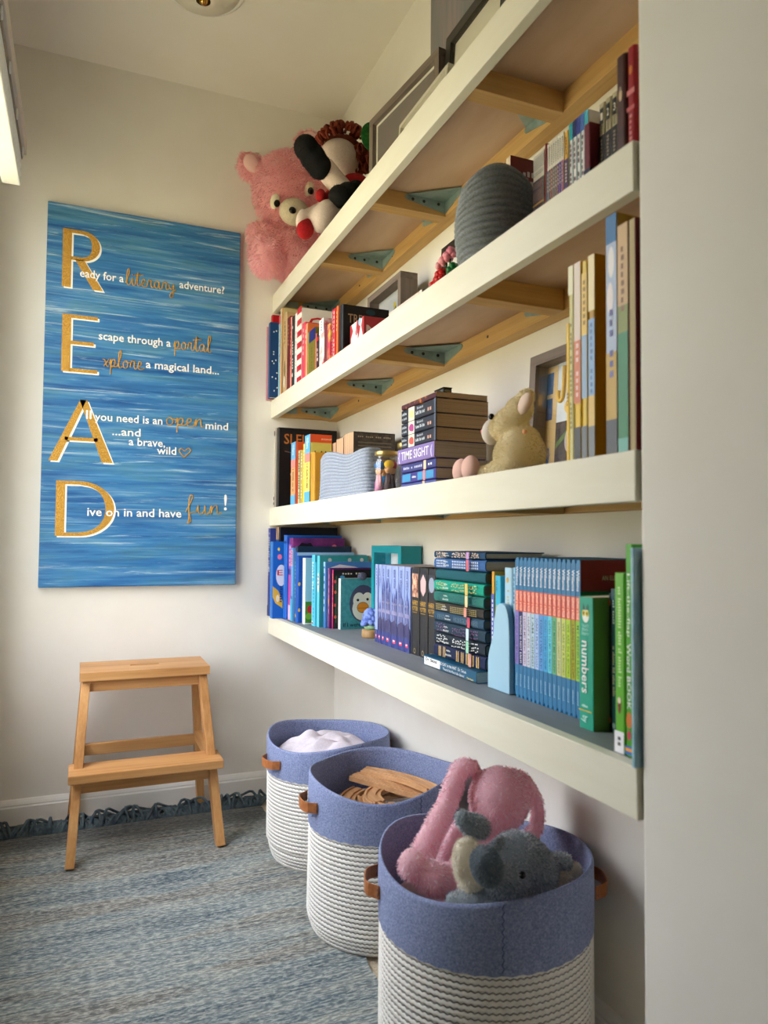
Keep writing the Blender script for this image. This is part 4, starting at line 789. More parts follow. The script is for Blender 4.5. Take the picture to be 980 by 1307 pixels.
big_basket('rope and felt basket holding a folded pale blanket, farthest of the three', .662, 1.985, .172, .325, math.radians(192), (.02,.6,.012,.3,.008,2.2,.004,.5), .272, 1)
big_basket('rope and felt basket filled with wooden toy train tracks, middle of the three', .664, 1.585, .176, .338, math.radians(184), (.045,.9,.03,1.3,.010,2.6,.008,1.2), .290)
big_basket('rope and felt basket holding the plush toys, nearest of the three', .652, 1.105, .180, .340, math.radians(158), (.02,.3,.012,2.1,.009,2.12,.004,.2), .288)
# blanket
from mathutils import noise as mnoise
BLK_M = N((216,206,216), (228,220,226), 240, .35, .65, .95, name='pale_lilac_fleece', bmp=.4, bd=.001)
bl = thing('blanket', 'pale lilac-white folded blanket lying in the farthest rope basket', 'blanket', (.655, 1.985, 0))
mb = MB(); v = []; f = []; NR, NS = 26, 80
for i in range(NR+1):
    q = i/NR
    for j in range(NS):
        a = 2*PI*j/NS; r = .152*min(1, q/.8); x, y = r*math.cos(a), r*math.sin(a)
        fold = abs(mnoise.noise((x*13, y*24, 3.1)))*.030+mnoise.noise((x*30+2, y*50, 1.7))*.008
        z = .268+.045*(1-min(1,q/.8)**2.4)+fold*(1-q**3) + .018*(y/.15)
        if q > .8: z -= (q-.8)*.55
        v.append((x, y, z))
for i in range(NR):
    for j in range(NS): f.append((i*NS+j, i*NS+(j+1)%NS, (i+1)*NS+(j+1)%NS, (i+1)*NS+j))
mb.add(v, [q[::-1] for q in f][NS*0:], BLK_M, True); mb.build('fleece', bl, subsurf=1)
# toy train tracks
def track(label, pts, n=1, roll=0.0):
    """beech track piece swept along PTS, two wheel grooves, a round peg at the end"""
    pts = [Vector(p) for p in pts]; w, h, g = .020, .006, .0035
    sec = [(-w,-h),(w,-h),(w,h),(.0145,h),(.0145,h-g),(.0085,h-g),(.0085,h),(-.0085,h),(-.0085,h-g),(-.0145,h-g),(-.0145,h),(-w,h)]
    c0 = sum(pts, Vector())/len(pts)
    t = thing('toy_track', label, 'toy train track', c0, group='toy train tracks in the middle basket')
    v = []; k = len(sec); up_ = Vector((math.sin(roll), 0, math.cos(roll)))
    for i, p in enumerate(pts):
        d = (pts[min(i+1,len(pts)-1)]-pts[max(i-1,0)]).normalized(); s_ = d.cross(up_).normalized(); u_ = s_.cross(d)
        v += [p-c0+s_*a+u_*b for a, b in sec]
    f = [(i*k+q, i*k+(q+1)%k, (i+1)*k+(q+1)%k, (i+1)*k+q) for i in range(len(pts)-1) for q in range(k)]+[tuple(range(k))[::-1], tuple(range((len(pts)-1)*k, len(pts)*k))]
    ax = 1 if abs((pts[-1]-pts[0]).y) > abs((pts[-1]-pts[0]).x) else 0
    MB().add(v, f, track_wood(ax)).build('track_body', t, bevel=.0006)
    d = (pts[-1]-pts[-2]).normalized(); s_ = d.cross(up_).normalized(); u_ = s_.cross(d); e = pts[-1]-c0
    M = Matrix(((s_.x,d.x,u_.x,e.x),(s_.y,d.y,u_.y,e.y),(s_.z,d.z,u_.z,e.z),(0,0,0,1)))
    pr_ = [(-.003,0),(.003,0),(.003,.008)]+[(.0065*math.cos(a), .0135+.0065*math.sin(a)) for a in np.linspace(-1.05, PI+1.05, 14)]+[(-.003,.008)]
    MB().prism(pr_, .009, track_wood(ax), M @ Matrix.Translation((0,0,-.0045))).build('peg', t)
def line(a, b, n=2): a, b = Vector(a), Vector(b); return [a+(b-a)*i/(n-1) for i in range(n)]
def arc3(c, r, a0, a1, z0, z1, n=14): return [(c[0]+r*math.cos(a0+(a1-a0)*i/(n-1)), c[1]+r*math.sin(a0+(a1-a0)*i/(n-1)), z0+(z1-z0)*i/(n-1)) for i in range(n)]
track('long straight wooden track laid topmost across the middle basket', arc3((.44,1.50), .335, .80, .12, .297, .299, 14))
track('straight wooden track lying just under the topmost one, nearer the basket front', line((.640,1.725,.292),(.775,1.555,.276)))
track('curved wooden track at the left side of the middle basket', arc3((.690,1.600), .105, 2.0, 3.7, .266, .262))
track('tighter curved wooden track inside the larger curve', arc3((.715,1.590), .072, 1.9, 3.4, .277, .274))
track('short wooden track pointing to the basket front, peg forward', line((.640,1.640,.268),(.612,1.520,.262)))
track('short wooden track beside the peg-forward one, toward the right', line((.690,1.600,.258),(.655,1.490,.258)))
track('stub of wooden track at the right rear of the pile', line((.745,1.690,.275),(.800,1.600,.270)))
track('wooden track end sticking out at the far right of the pile', line((.725,1.665,.262),(.792,1.585,.274)))
track('wooden track low at the back of the pile', line((.600,1.690,.244),(.760,1.700,.244)))
track('wooden track crossing low under the pile', line((.580,1.560,.242),(.750,1.520,.242)))

# ------------------------------------------------------------------ plush toys
def blob(ells, mat, voxel, fur=None, smooth=4, name='body', parent=None, tubes=(), droop=.4):
    """ellipsoids fused into one continuous skin, then short pile grown over it"""
    mb = MB()
    for e_ in ells: mb.ell(e_[0], e_[1], mat, e_[2] if len(e_) > 2 else (0,0,0), 18, 12)
    for pts, r in tubes: mb.tube(catmull(pts, 4) if len(pts) > 2 else pts, r, mat, 12)
    o = mb.build('skin'); rm = o.modifiers.new('r', 'REMESH'); rm.mode = 'VOXEL'; rm.voxel_size = voxel; rm.use_smooth_shade = True
    sm_ = o.modifiers.new('s', 'SMOOTH'); sm_.iterations = smooth; sm_.factor = .5
    dg = bpy.context.evaluated_depsgraph_get(); me = bpy.data.meshes.new_from_object(o.evaluated_get(dg)); bpy.data.objects.remove(o)
    nv = len(me.vertices); co = np.empty(nv*3); me.vertices.foreach_get('co', co); co = co.reshape(-1, 3)
    me.calc_loop_triangles(); nt_ = len(me.loop_triangles); tri = np.empty(nt_*3, int); me.loop_triangles.foreach_get('vertices', tri); tri = tri.reshape(-1, 3)
    polys = [list(p.vertices) for p in me.polygons]; bpy.data.meshes.remove(me)
    V = [tuple(c) for c in co]; F = polys; SMO = [True]*len(F); MI = [0]*len(F); mats = [mat]
    if fur:
        n, L, w, fm = fur; mats = [mat]+list(fm)
        A, B, C_ = co[tri[:,0]], co[tri[:,1]], co[tri[:,2]]; nr = np.cross(B-A, C_-A); ar = np.linalg.norm(nr, axis=1); nr /= np.maximum(ar, 1e-12)[:,None]
        idx = rng.choice(nt_, n, p=ar/ar.sum()); u = rng.random(n); q = rng.random(n); fl = u+q > 1; u[fl] = 1-u[fl]; q[fl] = 1-q[fl]
        p = A[idx]+(B-A)[idx]*u[:,None]+(C_-A)[idx]*q[:,None]; nn = nr[idx]
        cl = np.array([[mnoise.noise(Vector(x)*38+Vector((k*7.3,0,0))) for k in range(3)] for x in p])
        d = nn*.75+cl*1.1+rng.normal(0, .28, (n,3))+np.array([0,0,-droop]); d -= nn*np.minimum(0, (d*nn).sum(1)-.12)[:,None]; d /= np.linalg.norm(d, axis=1)[:,None]
        s_ = np.cross(d, rng.normal(0, 1, (n,3))); s_ /= np.maximum(np.linalg.norm(s_, axis=1), 1e-9)[:,None]
        ll = L*(.6+.6*rng.random(n))[:,None]; o0 = len(V)
        pts = np.stack([p-s_*w-nn*.001, p+s_*w-nn*.001, p+d*ll*.6+s_*w*.6, p+d*ll+np.array([0,0,-.1])*ll], 1).reshape(-1, 3)
        V += [tuple(c) for c in pts]
        for i in range(n):
            F.append([o0+4*i, o0+4*i+1, o0+4*i+2, o0+4*i+3]); SMO.append(True); MI.append(1+int(rng.integers(len(fm))))
    r = MB(); r.v = V; r.f = F; r.sm = SMO; r.mi = MI; r.mats = mats
    return r.build(name, parent)
def FUR(rgb, name):
    """pile fabric that lets light through its fibres"""
    m = bpy.data.materials.new(name); m.use_nodes = True; nt = m.node_tree; nt.nodes.clear()
    o = nt.nodes.new('ShaderNodeOutputMaterial'); mx = nt.nodes.new('ShaderNodeMixShader'); d = nt.nodes.new('ShaderNodeBsdfDiffuse'); t = nt.nodes.new('ShaderNodeBsdfTranslucent')
    d.inputs[0].default_value = col(rgb); t.inputs[0].default_value = col(rgb); mx.inputs[0].default_value = .45
    nt.links.new(d.outputs[0], mx.inputs[1]); nt.links.new(t.outputs[0], mx.inputs[2]); nt.links.new(mx.outputs[0], o.inputs[0]); return m
PK1, PK2, PK3 = FUR((252,202,206), 'pink_plush'), FUR((254,220,222), 'light_pink_plush'), FUR((250,188,194), 'deep_pink_plush')
BLACK_PL, EYEB = P((18,18,20), .9, 0, 'black_plush'), P((10,10,12), .15, 0, 'glossy_black_eye')
tb = thing('teddy_bear', 'big fluffy pink teddy bear with grey muzzle at far end of the top shelf', 'teddy bear', (.63, 2.37, z1))
o0 = Vector((.63, 2.37, z1))
def rel(L_, o_): return [((Vector(e_[0])-o_), *e_[1:]) for e_ in L_]
blob(rel([((.632,2.382,2.068),(.122,.108,.138)), ((.502,2.40,2.142),(.048,.026,.050),(0,-.5,0)), ((.706,2.40,2.255),(.052,.030,.058),(0,.2,0)), ((.680,2.39,2.140),(.085,.08,.085)), ((.676,2.385,1.895),(.115,.100,.13)), ((.66,2.36,1.83),(.10,.09,.078)),
     ((.546,2.335,1.828),(.056,.068,.080)), ((.590,2.34,1.865),(.06,.06,.055)), ((.528,2.370,1.900),(.042,.042,.042)), ((.622,2.315,1.858),(.05,.05,.062))], o0), PK1,   .010, (34000, .016, .0009, (PK1,PK2,PK2,PK3)), 5, 'body', tb)
MUZ = N((190,176,150), (206,194,170), 200, .35, .65, .95, name='beige_grey_plush', bmp=.4)
MB().ell(Vector((.6175,2.262,1.948))-o0, (.050,.040,.044), MUZ).build('muzzle', tb)
MB().ell(Vector((.602,2.226,1.936))-o0, (.012,.008,.011), EYEB).build('nose', tb)
for ex, ey, ez, rot in ((.560,2.288,1.984,.25), (.672,2.283,2.045,.25)):
    ey_ = MB().ell(Vector((ex,ey,ez))-o0, (.016,.010,.027), P((232,222,196), .4, 0, 'ivory_eye'), (0,rot,0)).build('eye', tb)
    MB().ell(Vector((ex+.004,ey-.009,ez-.010))-o0, (.0105,.005,.0125), EYEB, (0,rot,0)).build('pupil', ey_)
for c_, r_, rt_ in (((.500,2.375,2.140),(.028,.010,.032),(0,-.5,0)), ((.704,2.372,2.262),(.032,.010,.034),(0,.2,0))):
    MB().ell(Vector(c_)-o0, r_, P((240,196,190), .95, 0, 'pale_inner_ear'), rt_).build('inner_ear', tb)
# rag doll
rd = thing('rag_doll', 'rag doll with dark red yarn hair, green bow and black boots beside the pink bear', 'doll', (.70, 2.02, z1)); o0 = Vector((.70, 2.02, z1))
SKIN_D = N((232,214,204), (224,202,192), 260, .4, .6, .9, name='pale_cotton_cloth', bmp=.2, bd=.0008)
V3 = lambda *a: Vector(a)-o0
blob(rel([((.706,2.072,2.045),(.066,.056,.064)), ((.725,2.06,1.90),(.06,.05,.09)), ((.628,1.97,1.815),(.036,.036,.055),(0,.5,0)), ((.562,1.982,1.800),(.016,.015,.032),(0,.25,0)), ((.585,2.0,1.815),(.02,.02,.02))], o0), SKIN_D, .006, None, 3, 'body', rd,
     [([V3(.735,2.03,1.85), V3(.70,1.99,1.897), V3(.664,1.985,1.932), V3(.622,1.98,1.968)], .032), ([V3(.73,2.03,1.83), V3(.68,2.0,1.825), V3(.628,1.97,1.82)], .034), ([V3(.72,2.06,1.97), V3(.64,2.02,1.87), V3(.57,1.985,1.81)], .017)])
for a, b_, r_ in (((.566,1.955,1.995),(.612,1.972,1.958),.036), ((.664,1.945,1.868),(.722,1.965,1.902),.033)):
    blob([(Vector(a)-o0,(r_,r_,r_)), (Vector(b_)-o0,(r_,r_,r_)), ((Vector(a)+Vector(b_))/2-o0,(r_*1.05,)*3)], BLACK_PL, .006, (1500, .004, .0006, (BLACK_PL,)), 4, 'boot', rd)
RED = N((176,20,28), (150,14,24), 120, .4, .6, .85, name='red_felt_cloth')
blob(rel([((.735,2.05,1.865),(.075,.055,.105)), ((.622,1.992,1.884),(.016,.02,.02)), ((.690,2.02,1.89),(.05,.035,.05)), ((.735,2.0,1.945),(.045,.03,.03)), ((.655,2.01,1.886),(.035,.02,.02))], o0), RED, .006, None, 4, 'dress', rd)
blob(rel([((.572,1.975,1.768),(.026,.018,.030),(0,.3,0)), ((.58,1.985,1.79),(.018,.016,.018))], o0), RED, .005, None, 4, 'red_cuff', rd)
YARN = N((104,34,18), (136,56,30), 180, .35, .65, .9, name='dark_red_yarn')
mb = MB(); hc = Vector((.722,2.07,2.062))-o0
for i in range(120):
    th = random.uniform(-.5, 2.9); ph = random.uniform(-.9, .75)
    d = Vector((math.cos(th)*math.cos(ph), -math.sin(ph)-.15, math.sin(th)*math.cos(ph))).normalized()
    if d.z < -.35 or (d.x < -.2 and d.z < .35): continue
    p_ = hc+Vector((d.x*.078, d.y*.062, d.z*.078)); t_ = d.orthogonal().normalized(); t_ = Matrix.Rotation(random.uniform(0, 6.28), 3, d) @ t_
    mb.tube([p_+t_*(.011*math.cos(a))+d*(.016*math.sin(a)+.006) for a in np.linspace(-.3, PI+.3, 8)], .0042, YARN, 6)
for i in range(20):
    x = .775+random.uniform(-.025, .03); y = 2.03+random.uniform(-.02,.02); z = 2.03+random.uniform(-.02,.05)
    mb.tube([V3(x+.009*math.cos(a), y+.003*i%.01, z+.016*math.sin(a)) for a in np.linspace(0, 2*PI, 10)[:-1]], .0042, YARN, 6, closed=True)
mb.ell(V3(.728,2.098,2.066), (.074,.050,.076), YARN); mb.build('yarn_hair', rd)
GRN = N((24,92,34), (36,112,44), 90, .4, .6, .85, name='green_felt_cloth')
mb = MB().ell(V3(.782,1.985,2.090), (.042,.008,.048), GRN, (0,.5,.2)).ell(V3(.808,1.975,2.072), (.024,.010,.050), GRN, (0,-.35,.2)); mb.build('green_bow', rd)
# cream rabbit on the third shelf
CR1, CR2 = FUR((238,226,190), 'cream_plush'), FUR((228,212,170), 'cream_plush_shade')
cb = thing('plush_rabbit', 'cream curly plush rabbit looking up, sitting on the third shelf by the paperback stack', 'plush toy', (.69, 1.05, z3)); o0 = Vector((.69, 1.05, z3))
blob(rel([((.695,1.062,1.030),(.044,.050,.038)), ((.694,1.062,1.050),(.034,.042,.032)), ((.680,1.050,1.018),(.030,.034,.026)), ((.686,1.078,1.086),(.028,.036,.028)), ((.690,1.056,1.106),(.023,.026,.024)), ((.694,1.046,1.122),(.014,.024,.016),(-.7,0,0)),
     ((.684,1.108,1.082),(.021,.026,.021)), ((.676,1.10,1.008),(.016,.045,.015)), ((.70,1.15,1.008),(.017,.055,.015)), ((.695,1.19,1.008),(.016,.035,.015))], o0), CR1, .0042, (16000, .0036, .0007, (CR1,CR1,CR2)), 3, 'body', cb, droop=.1)
SOLE = P((216,176,164), .9, 0, 'pale_pink_sole')
for c_ in ((.676,1.200,1.018), (.690,1.262,1.019)): MB().ell(Vector(c_)-o0, (.016,.022,.025), SOLE, (.15,0,0)).build('foot_sole', cb)
MB().ell(Vector((.680,1.126,1.078))-o0, (.021,.018,.024), P((206,196,184), .9, 0, 'short_grey_plush'), (.3,0,0)).build('muzzle', cb)
MB().ell(Vector((.671,1.143,1.080))-o0, (.006,.0045,.0055), P((222,120,130), .7, 0, 'pink_nose')).build('nose', cb)
MB().ell(Vector((.6615,1.100,1.100))-o0, (.005,.0055,.0055), EYEB).build('eye', cb)
MB().ell(Vector((.682,1.026,1.112))-o0, (.009,.022,.013), P((214,190,176), .9, 0, 'inner_ear_cloth'), (-.7,0,0)).build('inner_ear', cb)
MB().ell(Vector((.672,1.012,1.062))-o0, (.004,.004,.004), P((236,170,120), .8, 0, 'ribbon_end')).build('ribbon_end', cb)
# pink rabbit and grey koala-like toy in the nearest basket
p1, p2, p3 = FUR((250,214,223), 'rose_plush'), FUR((254,240,243), 'pale_rose_plush'), FUR((243,188,203), 'dark_rose_plush')
pb = thing('plush_rabbit', 'pink long-eared plush rabbit sitting in the nearest rope basket', 'plush toy', (.67, 1.16, .03)); o0 = Vector((.67, 1.16, .03))
W3 = lambda *a: Vector(a)-o0
blob(rel([((.704,1.142,.418),(.055,.050,.056)), ((.668,1.165,.27),(.078,.066,.12)), ((.67,1.16,.12),(.09,.08,.08)), ((.542,1.088,.330),(.030,.030,.027)), ((.512,1.100,.350),(.022,.024,.026))], o0), p1, .0055, (34000, .0065, .0008, (p1,p2,p3,p2)), 4, 'body', pb,
     [([W3(.672,1.170,.468), W3(.638,1.168,.470), W3(.606,1.158,.415), W3(.570,1.155,.362), W3(.548,1.15,.328)], [.014,.015,.016,.016,.017,.017,.018,.018,.019,.019,.020,.020,.021,.021,.021,.020,.017]),
      ([W3(.738,1.165,.452), W3(.772,1.162,.435), W3(.794,1.158,.392), W3(.788,1.15,.350), W3(.757,1.15,.328)], .013), ([W3(.650,1.13,.335), W3(.59,1.10,.315), W3(.545,1.088,.325)], .026), ([W3(.66,1.13,.30), W3(.63,1.10,.315), W3(.602,1.09,.322)], .028)], droop=.5)
g1, g2, g3 = FUR((168,178,186), 'blue_grey_plush'), FUR((218,222,224), 'frosted_grey_plush'), FUR((130,142,152), 'slate_plush')
CRM = FUR((240,234,218), 'ivory_plush')
kb = thing('plush_toy', 'grey and ivory plush animal with round ears in front of the pink rabbit', 'plush toy', (.65, 1.02, .05)); o0 = Vector((.65, 1.02, .05))
blob(rel([((.655,1.010,.368),(.054,.044,.046)), ((.682,1.005,.350),(.042,.038,.042)), ((.592,.968,.376),(.022,.020,.024)), ((.612,.978,.360),(.028,.026,.028)), ((.625,.985,.352),(.034,.028,.030)), ((.64,1.015,.245),(.072,.042,.10)), ((.580,1.0,.318),(.045,.034,.032)), ((.545,1.01,.326),(.017,.016,.013)), ((.60,.97,.305),(.03,.02,.02)),
     ((.588,1.025,.428),(.028,.015,.020),(0,.5,0)), ((.566,1.025,.440),(.013,.011,.019),(0,-.4,0)), ((.738,1.01,.350),(.032,.015,.020),(0,.35,0))], o0), g1, .005, (30000, .0052, .0007, (g1,g2,g3,g2)), 4, 'body', kb, droop=.3)
blob(rel([((.566,1.012,.384),(.024,.020,.036)), ((.572,1.005,.352),(.022,.02,.024))], o0), CRM, .005, (2200, .006, .0007, (CRM,)), 3, 'ivory_chin', kb)
blob(rel([((.762,1.0,.341),(.012,.010,.013)), ((.732,.995,.334),(.018,.010,.013))], o0), CRM, .004, (1200, .005, .0006, (CRM,)), 3, 'ivory_inner_ear', kb)
blob(rel([((.560,.944,.404),(.0225,.020,.029),(0,-.35,0)), ((.572,.958,.392),(.021,.019,.024))], o0), g3, .004, (5200, .0048, .0006, (g3,g1,g3)), 3, 'muzzle', kb)
MB().ell(Vector((.633,.962,.371))-o0, (.0065,.006,.0055), EYEB).build('eye', kb)

# ------------------------------------------------------------------ small rope baskets on the shelves
sb = thing('rope_basket', 'grey coiled rope basket on the second shelf beside a maroon book', 'basket', (.682, 1.117, z2+.0005))
GR, GS = N((112,116,118), (136,140,142), 260, .35, .65, .9, name='grey_cotton_rope', bmp=.3, bd=.001), P((150,154,156), .9, 0, 'pale_grey_stitch')
def s2(a, z): r = .066+.010*math.sin(PI*min(1, z/.18))-.008*(z/.16)**2; return (r*math.cos(a), r*math.sin(a))
mb = MB(); rope_lathe(mb, s2, 0, .150, .0118, GR, GS, 60, 240, .0045, .0008)
for i, p_ in enumerate(mb.v):                              # the rim sags at both sides and lifts at the front
    a = math.atan2(p_[1], p_[0]); q = (p_[2]/.15)
    if q > 0: mb.v[i] = (p_[0], p_[1], p_[2]*(1+.10*math.cos(2*(a+2.12))*q))
mb.build('rope_wall', sb)
bn = thing('rope_basket', 'pale blue-grey rope bin with a wavy rim on the third shelf beside the jars', 'basket', (.656, 1.826, z3+.0005))
RB, RS = N((140,150,170), (166,174,190), 260, .35, .65, .9, name='pale_blue_rope', bmp=.3, bd=.001), P((108,116,134), .9, 0, 'slate_stitch')
def s3(a, z):
    c, s_ = math.cos(a), math.sin(a); k = (abs(c)**3.2+abs(s_)**3.2)**(-1/3.2); return (.038*k*c, .196*k*s_)
mb = MB(); rope_lathe(mb, s3, 0, .118, .0082, RB, RS, 96, 384, .0022, .0005)
for i, p_ in enumerate(mb.v):
    t = p_[1]/.196; q = p_[2]/.118; w = .010*t+.010*math.sin(t*4.2+.4)
    if q > 0: mb.v[i] = (p_[0]-.004*math.sin(t*5)*min(1,q*2), p_[1], p_[2]+w*q*.8)
mb.build('rope_wall', bn)

# ------------------------------------------------------------------ picture frames
def frame(name, label, loc, w, h, d, bd, mat_f, ops, rot=(0,0,0), inset=.6, back=(236,232,224), glass=True, cat='picture frame'):
    """box frame facing -x, standing on its lower edge"""
    t = thing(name, label, cat, loc, rot)
    mb = MB().box(0,d,-w/2,w/2,0,bd,mat_f[1]).box(0,d,-w/2,w/2,h-bd,h,mat_f[1]).box(0,d,-w/2,-w/2+bd,bd,h-bd,mat_f[0]).box(0,d,w/2-bd,w/2,bd,h-bd,mat_f[0])
    o = mb.build('frame', t); bm = bmesh.new(); bm.from_mesh(o.data); bmesh.ops.remove_doubles(bm, verts=bm.verts, dist=1e-5); bm.to_mesh(o.data); bm.free()
    iw, ih, xi = w-2*bd, h-2*bd, d*inset
    pn = MB().box(xi,xi+.003,-iw/2+.0003,iw/2-.0003,bd+.0003,h-bd-.0003,mt(back)).build('picture', t)
    prints('picture_print', pn, ops, iw, ih, lambda a, q, e_: (xi-e_, iw/2-a, bd+q), (0,-1,0))
    if glass: MB().box(.004,.0055,-iw/2+.0003,iw/2-.0003,bd+.0003,h-bd-.0003,GLASS).build('glass_pane', t)
    return t
GF = (greyframe(2), greyframe(1))
frame('picture_frame', 'deep grey-brown box frame with a photo, first frame on the top shelf', (.748, 1.700, z1+.0005), .358, .318, .075, .020, GF,
      [('r',.03,.97,.03,.97,(120,110,108)),('r',.52,.66,.1,.62,(216,210,196)),('e',.74,.5,.022,.03,(206,160,140)),('r',.66,.84,.0,.42,(170,160,150)),('e',.36,.42,.02,.028,(196,160,140)),('r',.28,.45,0,.34,(150,130,126)),('r',.03,.24,.0,.3,(60,56,54))], (0,0,math.atan2(.039,.356)), .16)
frame('picture_frame', 'slim silver-edged frame lying low before the deep box frame on the top shelf', (.668, 1.430, z1+.0005), .25, .122, .014, .010, (P((190,186,170),.35,.3), P((206,200,184),.35,.3)), [('r',.06,.94,.1,.9,(150,150,140)),('e',.4,.5,.03,.03,(90,90,86))], (0,.10,0))
BKF = wood('black_stained_wood', (26,22,20), (36,31,28), (48,42,38), 1, .4)
frame('picture_frame', 'large black frame with a white mat and photograph on the top shelf', (.762, 1.378, z1+.0005), .280, .340, .022, .026, (BKF, BKF), [('r',.2,.8,.16,.80,(40,36,36)),('r',.22,.78,.18,.78,N((120,110,110),(200,196,190),26,.4,.6,.4,name='monochrome_photo_print'))], (0,.07,0), back=(222,218,204))
GRY = N((120,122,126), (146,134,138), 7, .35, .65, .6, (.3,5,.5), name='grey_brushed_canvas')
gc = thing('painted_canvas', 'tall grey streaky canvas leaning behind the black frame on the top shelf', 'canvas', (.842, 1.515, z1+.0005))
MB().box(0,.012,-.205,.205,0,.60,GRY).build('canvas_panel', gc, bevel=.002)
frame('picture_frame', 'grey-brown box frame with a green leaf shape on the second shelf', (.770, 1.868, z2+.0005), .243, .228, .050, .018, GF,
      [('g',[(.30,.0),(.40,.55),(.52,.74),(.62,.78),(.66,.55),(.64,0)],N((84,104,80),(120,134,100),40,.4,.6,.6,name='leaf_green_print')),('e',.57,.8,.008,.009,(226,206,60)),('h','by',.75,.95,.62,.05,(60,70,80)),('r',.70,.71,.5,.9,(180,186,190)),('r',.05,.3,.0,.2,(150,120,110))], back=(206,210,212))
frame('picture_frame', 'turquoise box frame standing on the lowest shelf behind the penguin board book', (.790, 1.884, z4+.0005), .214, .250, .060, .020, (P((24,150,164),.4,0,'turquoise_paint'), P((24,150,164),.4)),
      [('r',.0,.25,0,1,(40,130,150)),('h','abc',.6,.9,.80,.03,(110,130,150)),('h','xoxo',.62,.9,.68,.02,(110,130,150)),('e',.4,.4,.02,.02,(180,190,196))], back=(222,230,236))
PLAID = N((58,84,130), (80,104,150), 30, .4, .6, .6, name='blue_plaid_print')
jf = frame('picture_frame', 'grey wood frame with a yellow letter J and giraffe spots behind the cream rabbit', (.798, 1.085, z3+.0005), .238, .252, .040, .020, GF,
      [('r',.0,.17,.0,.99,(206,176,120)),('r',.0,.10,.74,.94,PLAID),('r',.0,.10,.50,.70,PLAID),('r',.17,1,.0,.46,N((40,30,32),(84,66,62),34,.4,.65,.5,name='dark_photo_print')),('g',[(.18,.22),(.50,.42),(.50,.48),(.18,.27)],(90,120,50)),('e',.38,.28,.012,.022,(206,196,190)),('r',.0,.08,.0,.24,(70,100,150)),
       ('r',.18,1,.46,1,(218,226,236))], (0,.06,0), .75, (210,214,220))
pic = [c for c in jf.children if c.name.startswith('picture')][0]; YEL = N((222,178,60), (236,196,84), 60, .4, .6, .6, name='yellow_card')
mb = MB(); xi = .030-.003
def jpt(a, q): return (xi, .099-a*.198, .02+q*.212)
mb.tube(catmull([jpt(.285,.96), jpt(.285,.76), jpt(.27,.67), jpt(.23,.65), jpt(.20,.70), jpt(.21,.75)], 5), .0042, YEL, 8); mb.build('letter_j', jf)
mb = MB().ell(jpt(.43,.86), (.003,.020,.030), YEL); mb.build('giraffe_head', jf)
mb = MB().ell(jpt(.36,.58), (.003,.009,.012), YEL); mb.build('spot', jf)
mb = MB().ell(jpt(.44,.68), (.003,.013,.030), YEL); mb.build('giraffe_neck', jf)
frame('picture_frame', 'thin black picture frame behind the small flowers on the second shelf', (.835, 1.552, z2+.0005), .198, .262, .012, .022, (BKF, BKF), [('r',.04,.96,.03,.97,(226,224,220))], (0,.03,0))

# ------------------------------------------------------------------ small things
bx = thing('game_box', 'red and white card game box with letter shapes, before the black treasury', 'box', (.641, 1.731, z2+.0003))
MB().box(0,.06,-.050,.050,0,.072,P((176,44,50), .45, 0, 'red_card_box')).build('carton', bx, bevel=.001)
co = bx.children[0]
prints('carton_print', co, [('g',[(.12,.98),(.52,.98),(.46,.72),(.60,.5),(.6,.28),(.1,.28),(.1,.5),(.25,.72)],(236,234,232)),('g',[(.66,.95),(.92,.95),(.84,.7),(.92,.45),(.95,.3),(.62,.3),(.70,.45),(.78,.7)],(236,234,232)),('e',.74,1.0-.12,.010,.010,(150,196,226)),('e',.5,.6,.008,.009,(200,120,130)),('r',.05,.5,.02,.24,(236,234,232)),('e',.2,.13,.007,.007,(196,40,50)),('e',.32,.13,.007,.007,(196,40,50))], .1, .072, lambda a, q, e_: (-e_, .05-a, q), (0,-1,0))
prints('carton_print', co, [('h','N',.12,.75,.25,.045,(222,190,180))], .06, .072, lambda a, q, e_: (a, -.05-e_, q), (1,0,0))
fl = thing('toy_flowers', 'small pink and red toy flowers with green leaves beside the grey rope basket', 'toy flowers', (.728, 1.405, z2+.0005))
MB().lathe([(.0,.0),(.018,0),(.021,.03),(.021,.034),(.018,.034),(.017,.02),(0,.02)], P((120,70,50), .6, 0, 'brown_pot'), 24).build('pot', fl)
def petals(nm, c, n, r, mat, tilt):
    mb = MB()
    for k in range(n):
        a = 2*PI*k/n; mb.ell((c[0]+r*.6*math.cos(a)*.8, c[1]+r*.6*math.sin(a), c[2]+r*.35*math.sin(a*2)+tilt*math.cos(a)*r), (r*.5, r*.5, r*.55), mat, (a,.5,a), 8, 6)
    mb.ell(c, (r*.5,)*3, mat, (0,0,0), 8, 6); return mb.build(nm, fl)
for c_, r_, m_ in (((.0,-.002,.130),.017,P((222,140,150),.35)), ((.002,-.020,.134),.017,P((214,126,140),.35)), ((-.006,.012,.122),.013,P((230,160,166),.35)), ((.004,-.012,.146),.010,P((206,110,150),.35))): petals('pink_bloom', c_, 6, r_, m_, .3)
for c_, r_ in (((-.006,.012,.096),.018), ((-.014,.026,.076),.016), ((-.010,.006,.082),.018)): petals('red_bloom', c_, 7, r_, P((190,24,22), .35, 0, 'glossy_red_plastic'), .4)
petals('leaf', (.004,-.026,.100), 6, .016, P((20,96,44), .4, 0, 'green_plastic'), .3)
for a, b_ in (((.002,0,.02),(0,-.002,.125)), ((.0,.004,.02),(-.006,.012,.09)), ((.003,-.004,.02),(.004,-.024,.1)), ((.002,-.003,.02),(.002,-.018,.13)), ((-.002,.004,.02),(-.013,.024,.072))): MB().tube([a, b_], .0016, P((40,110,50), .5), 6).build('stem', fl)
su = thing('felt_succulent', 'small blue flower ornament on a round wooden base beside the lilac spines', 'ornament', (.742, 1.862, z4+.0003))
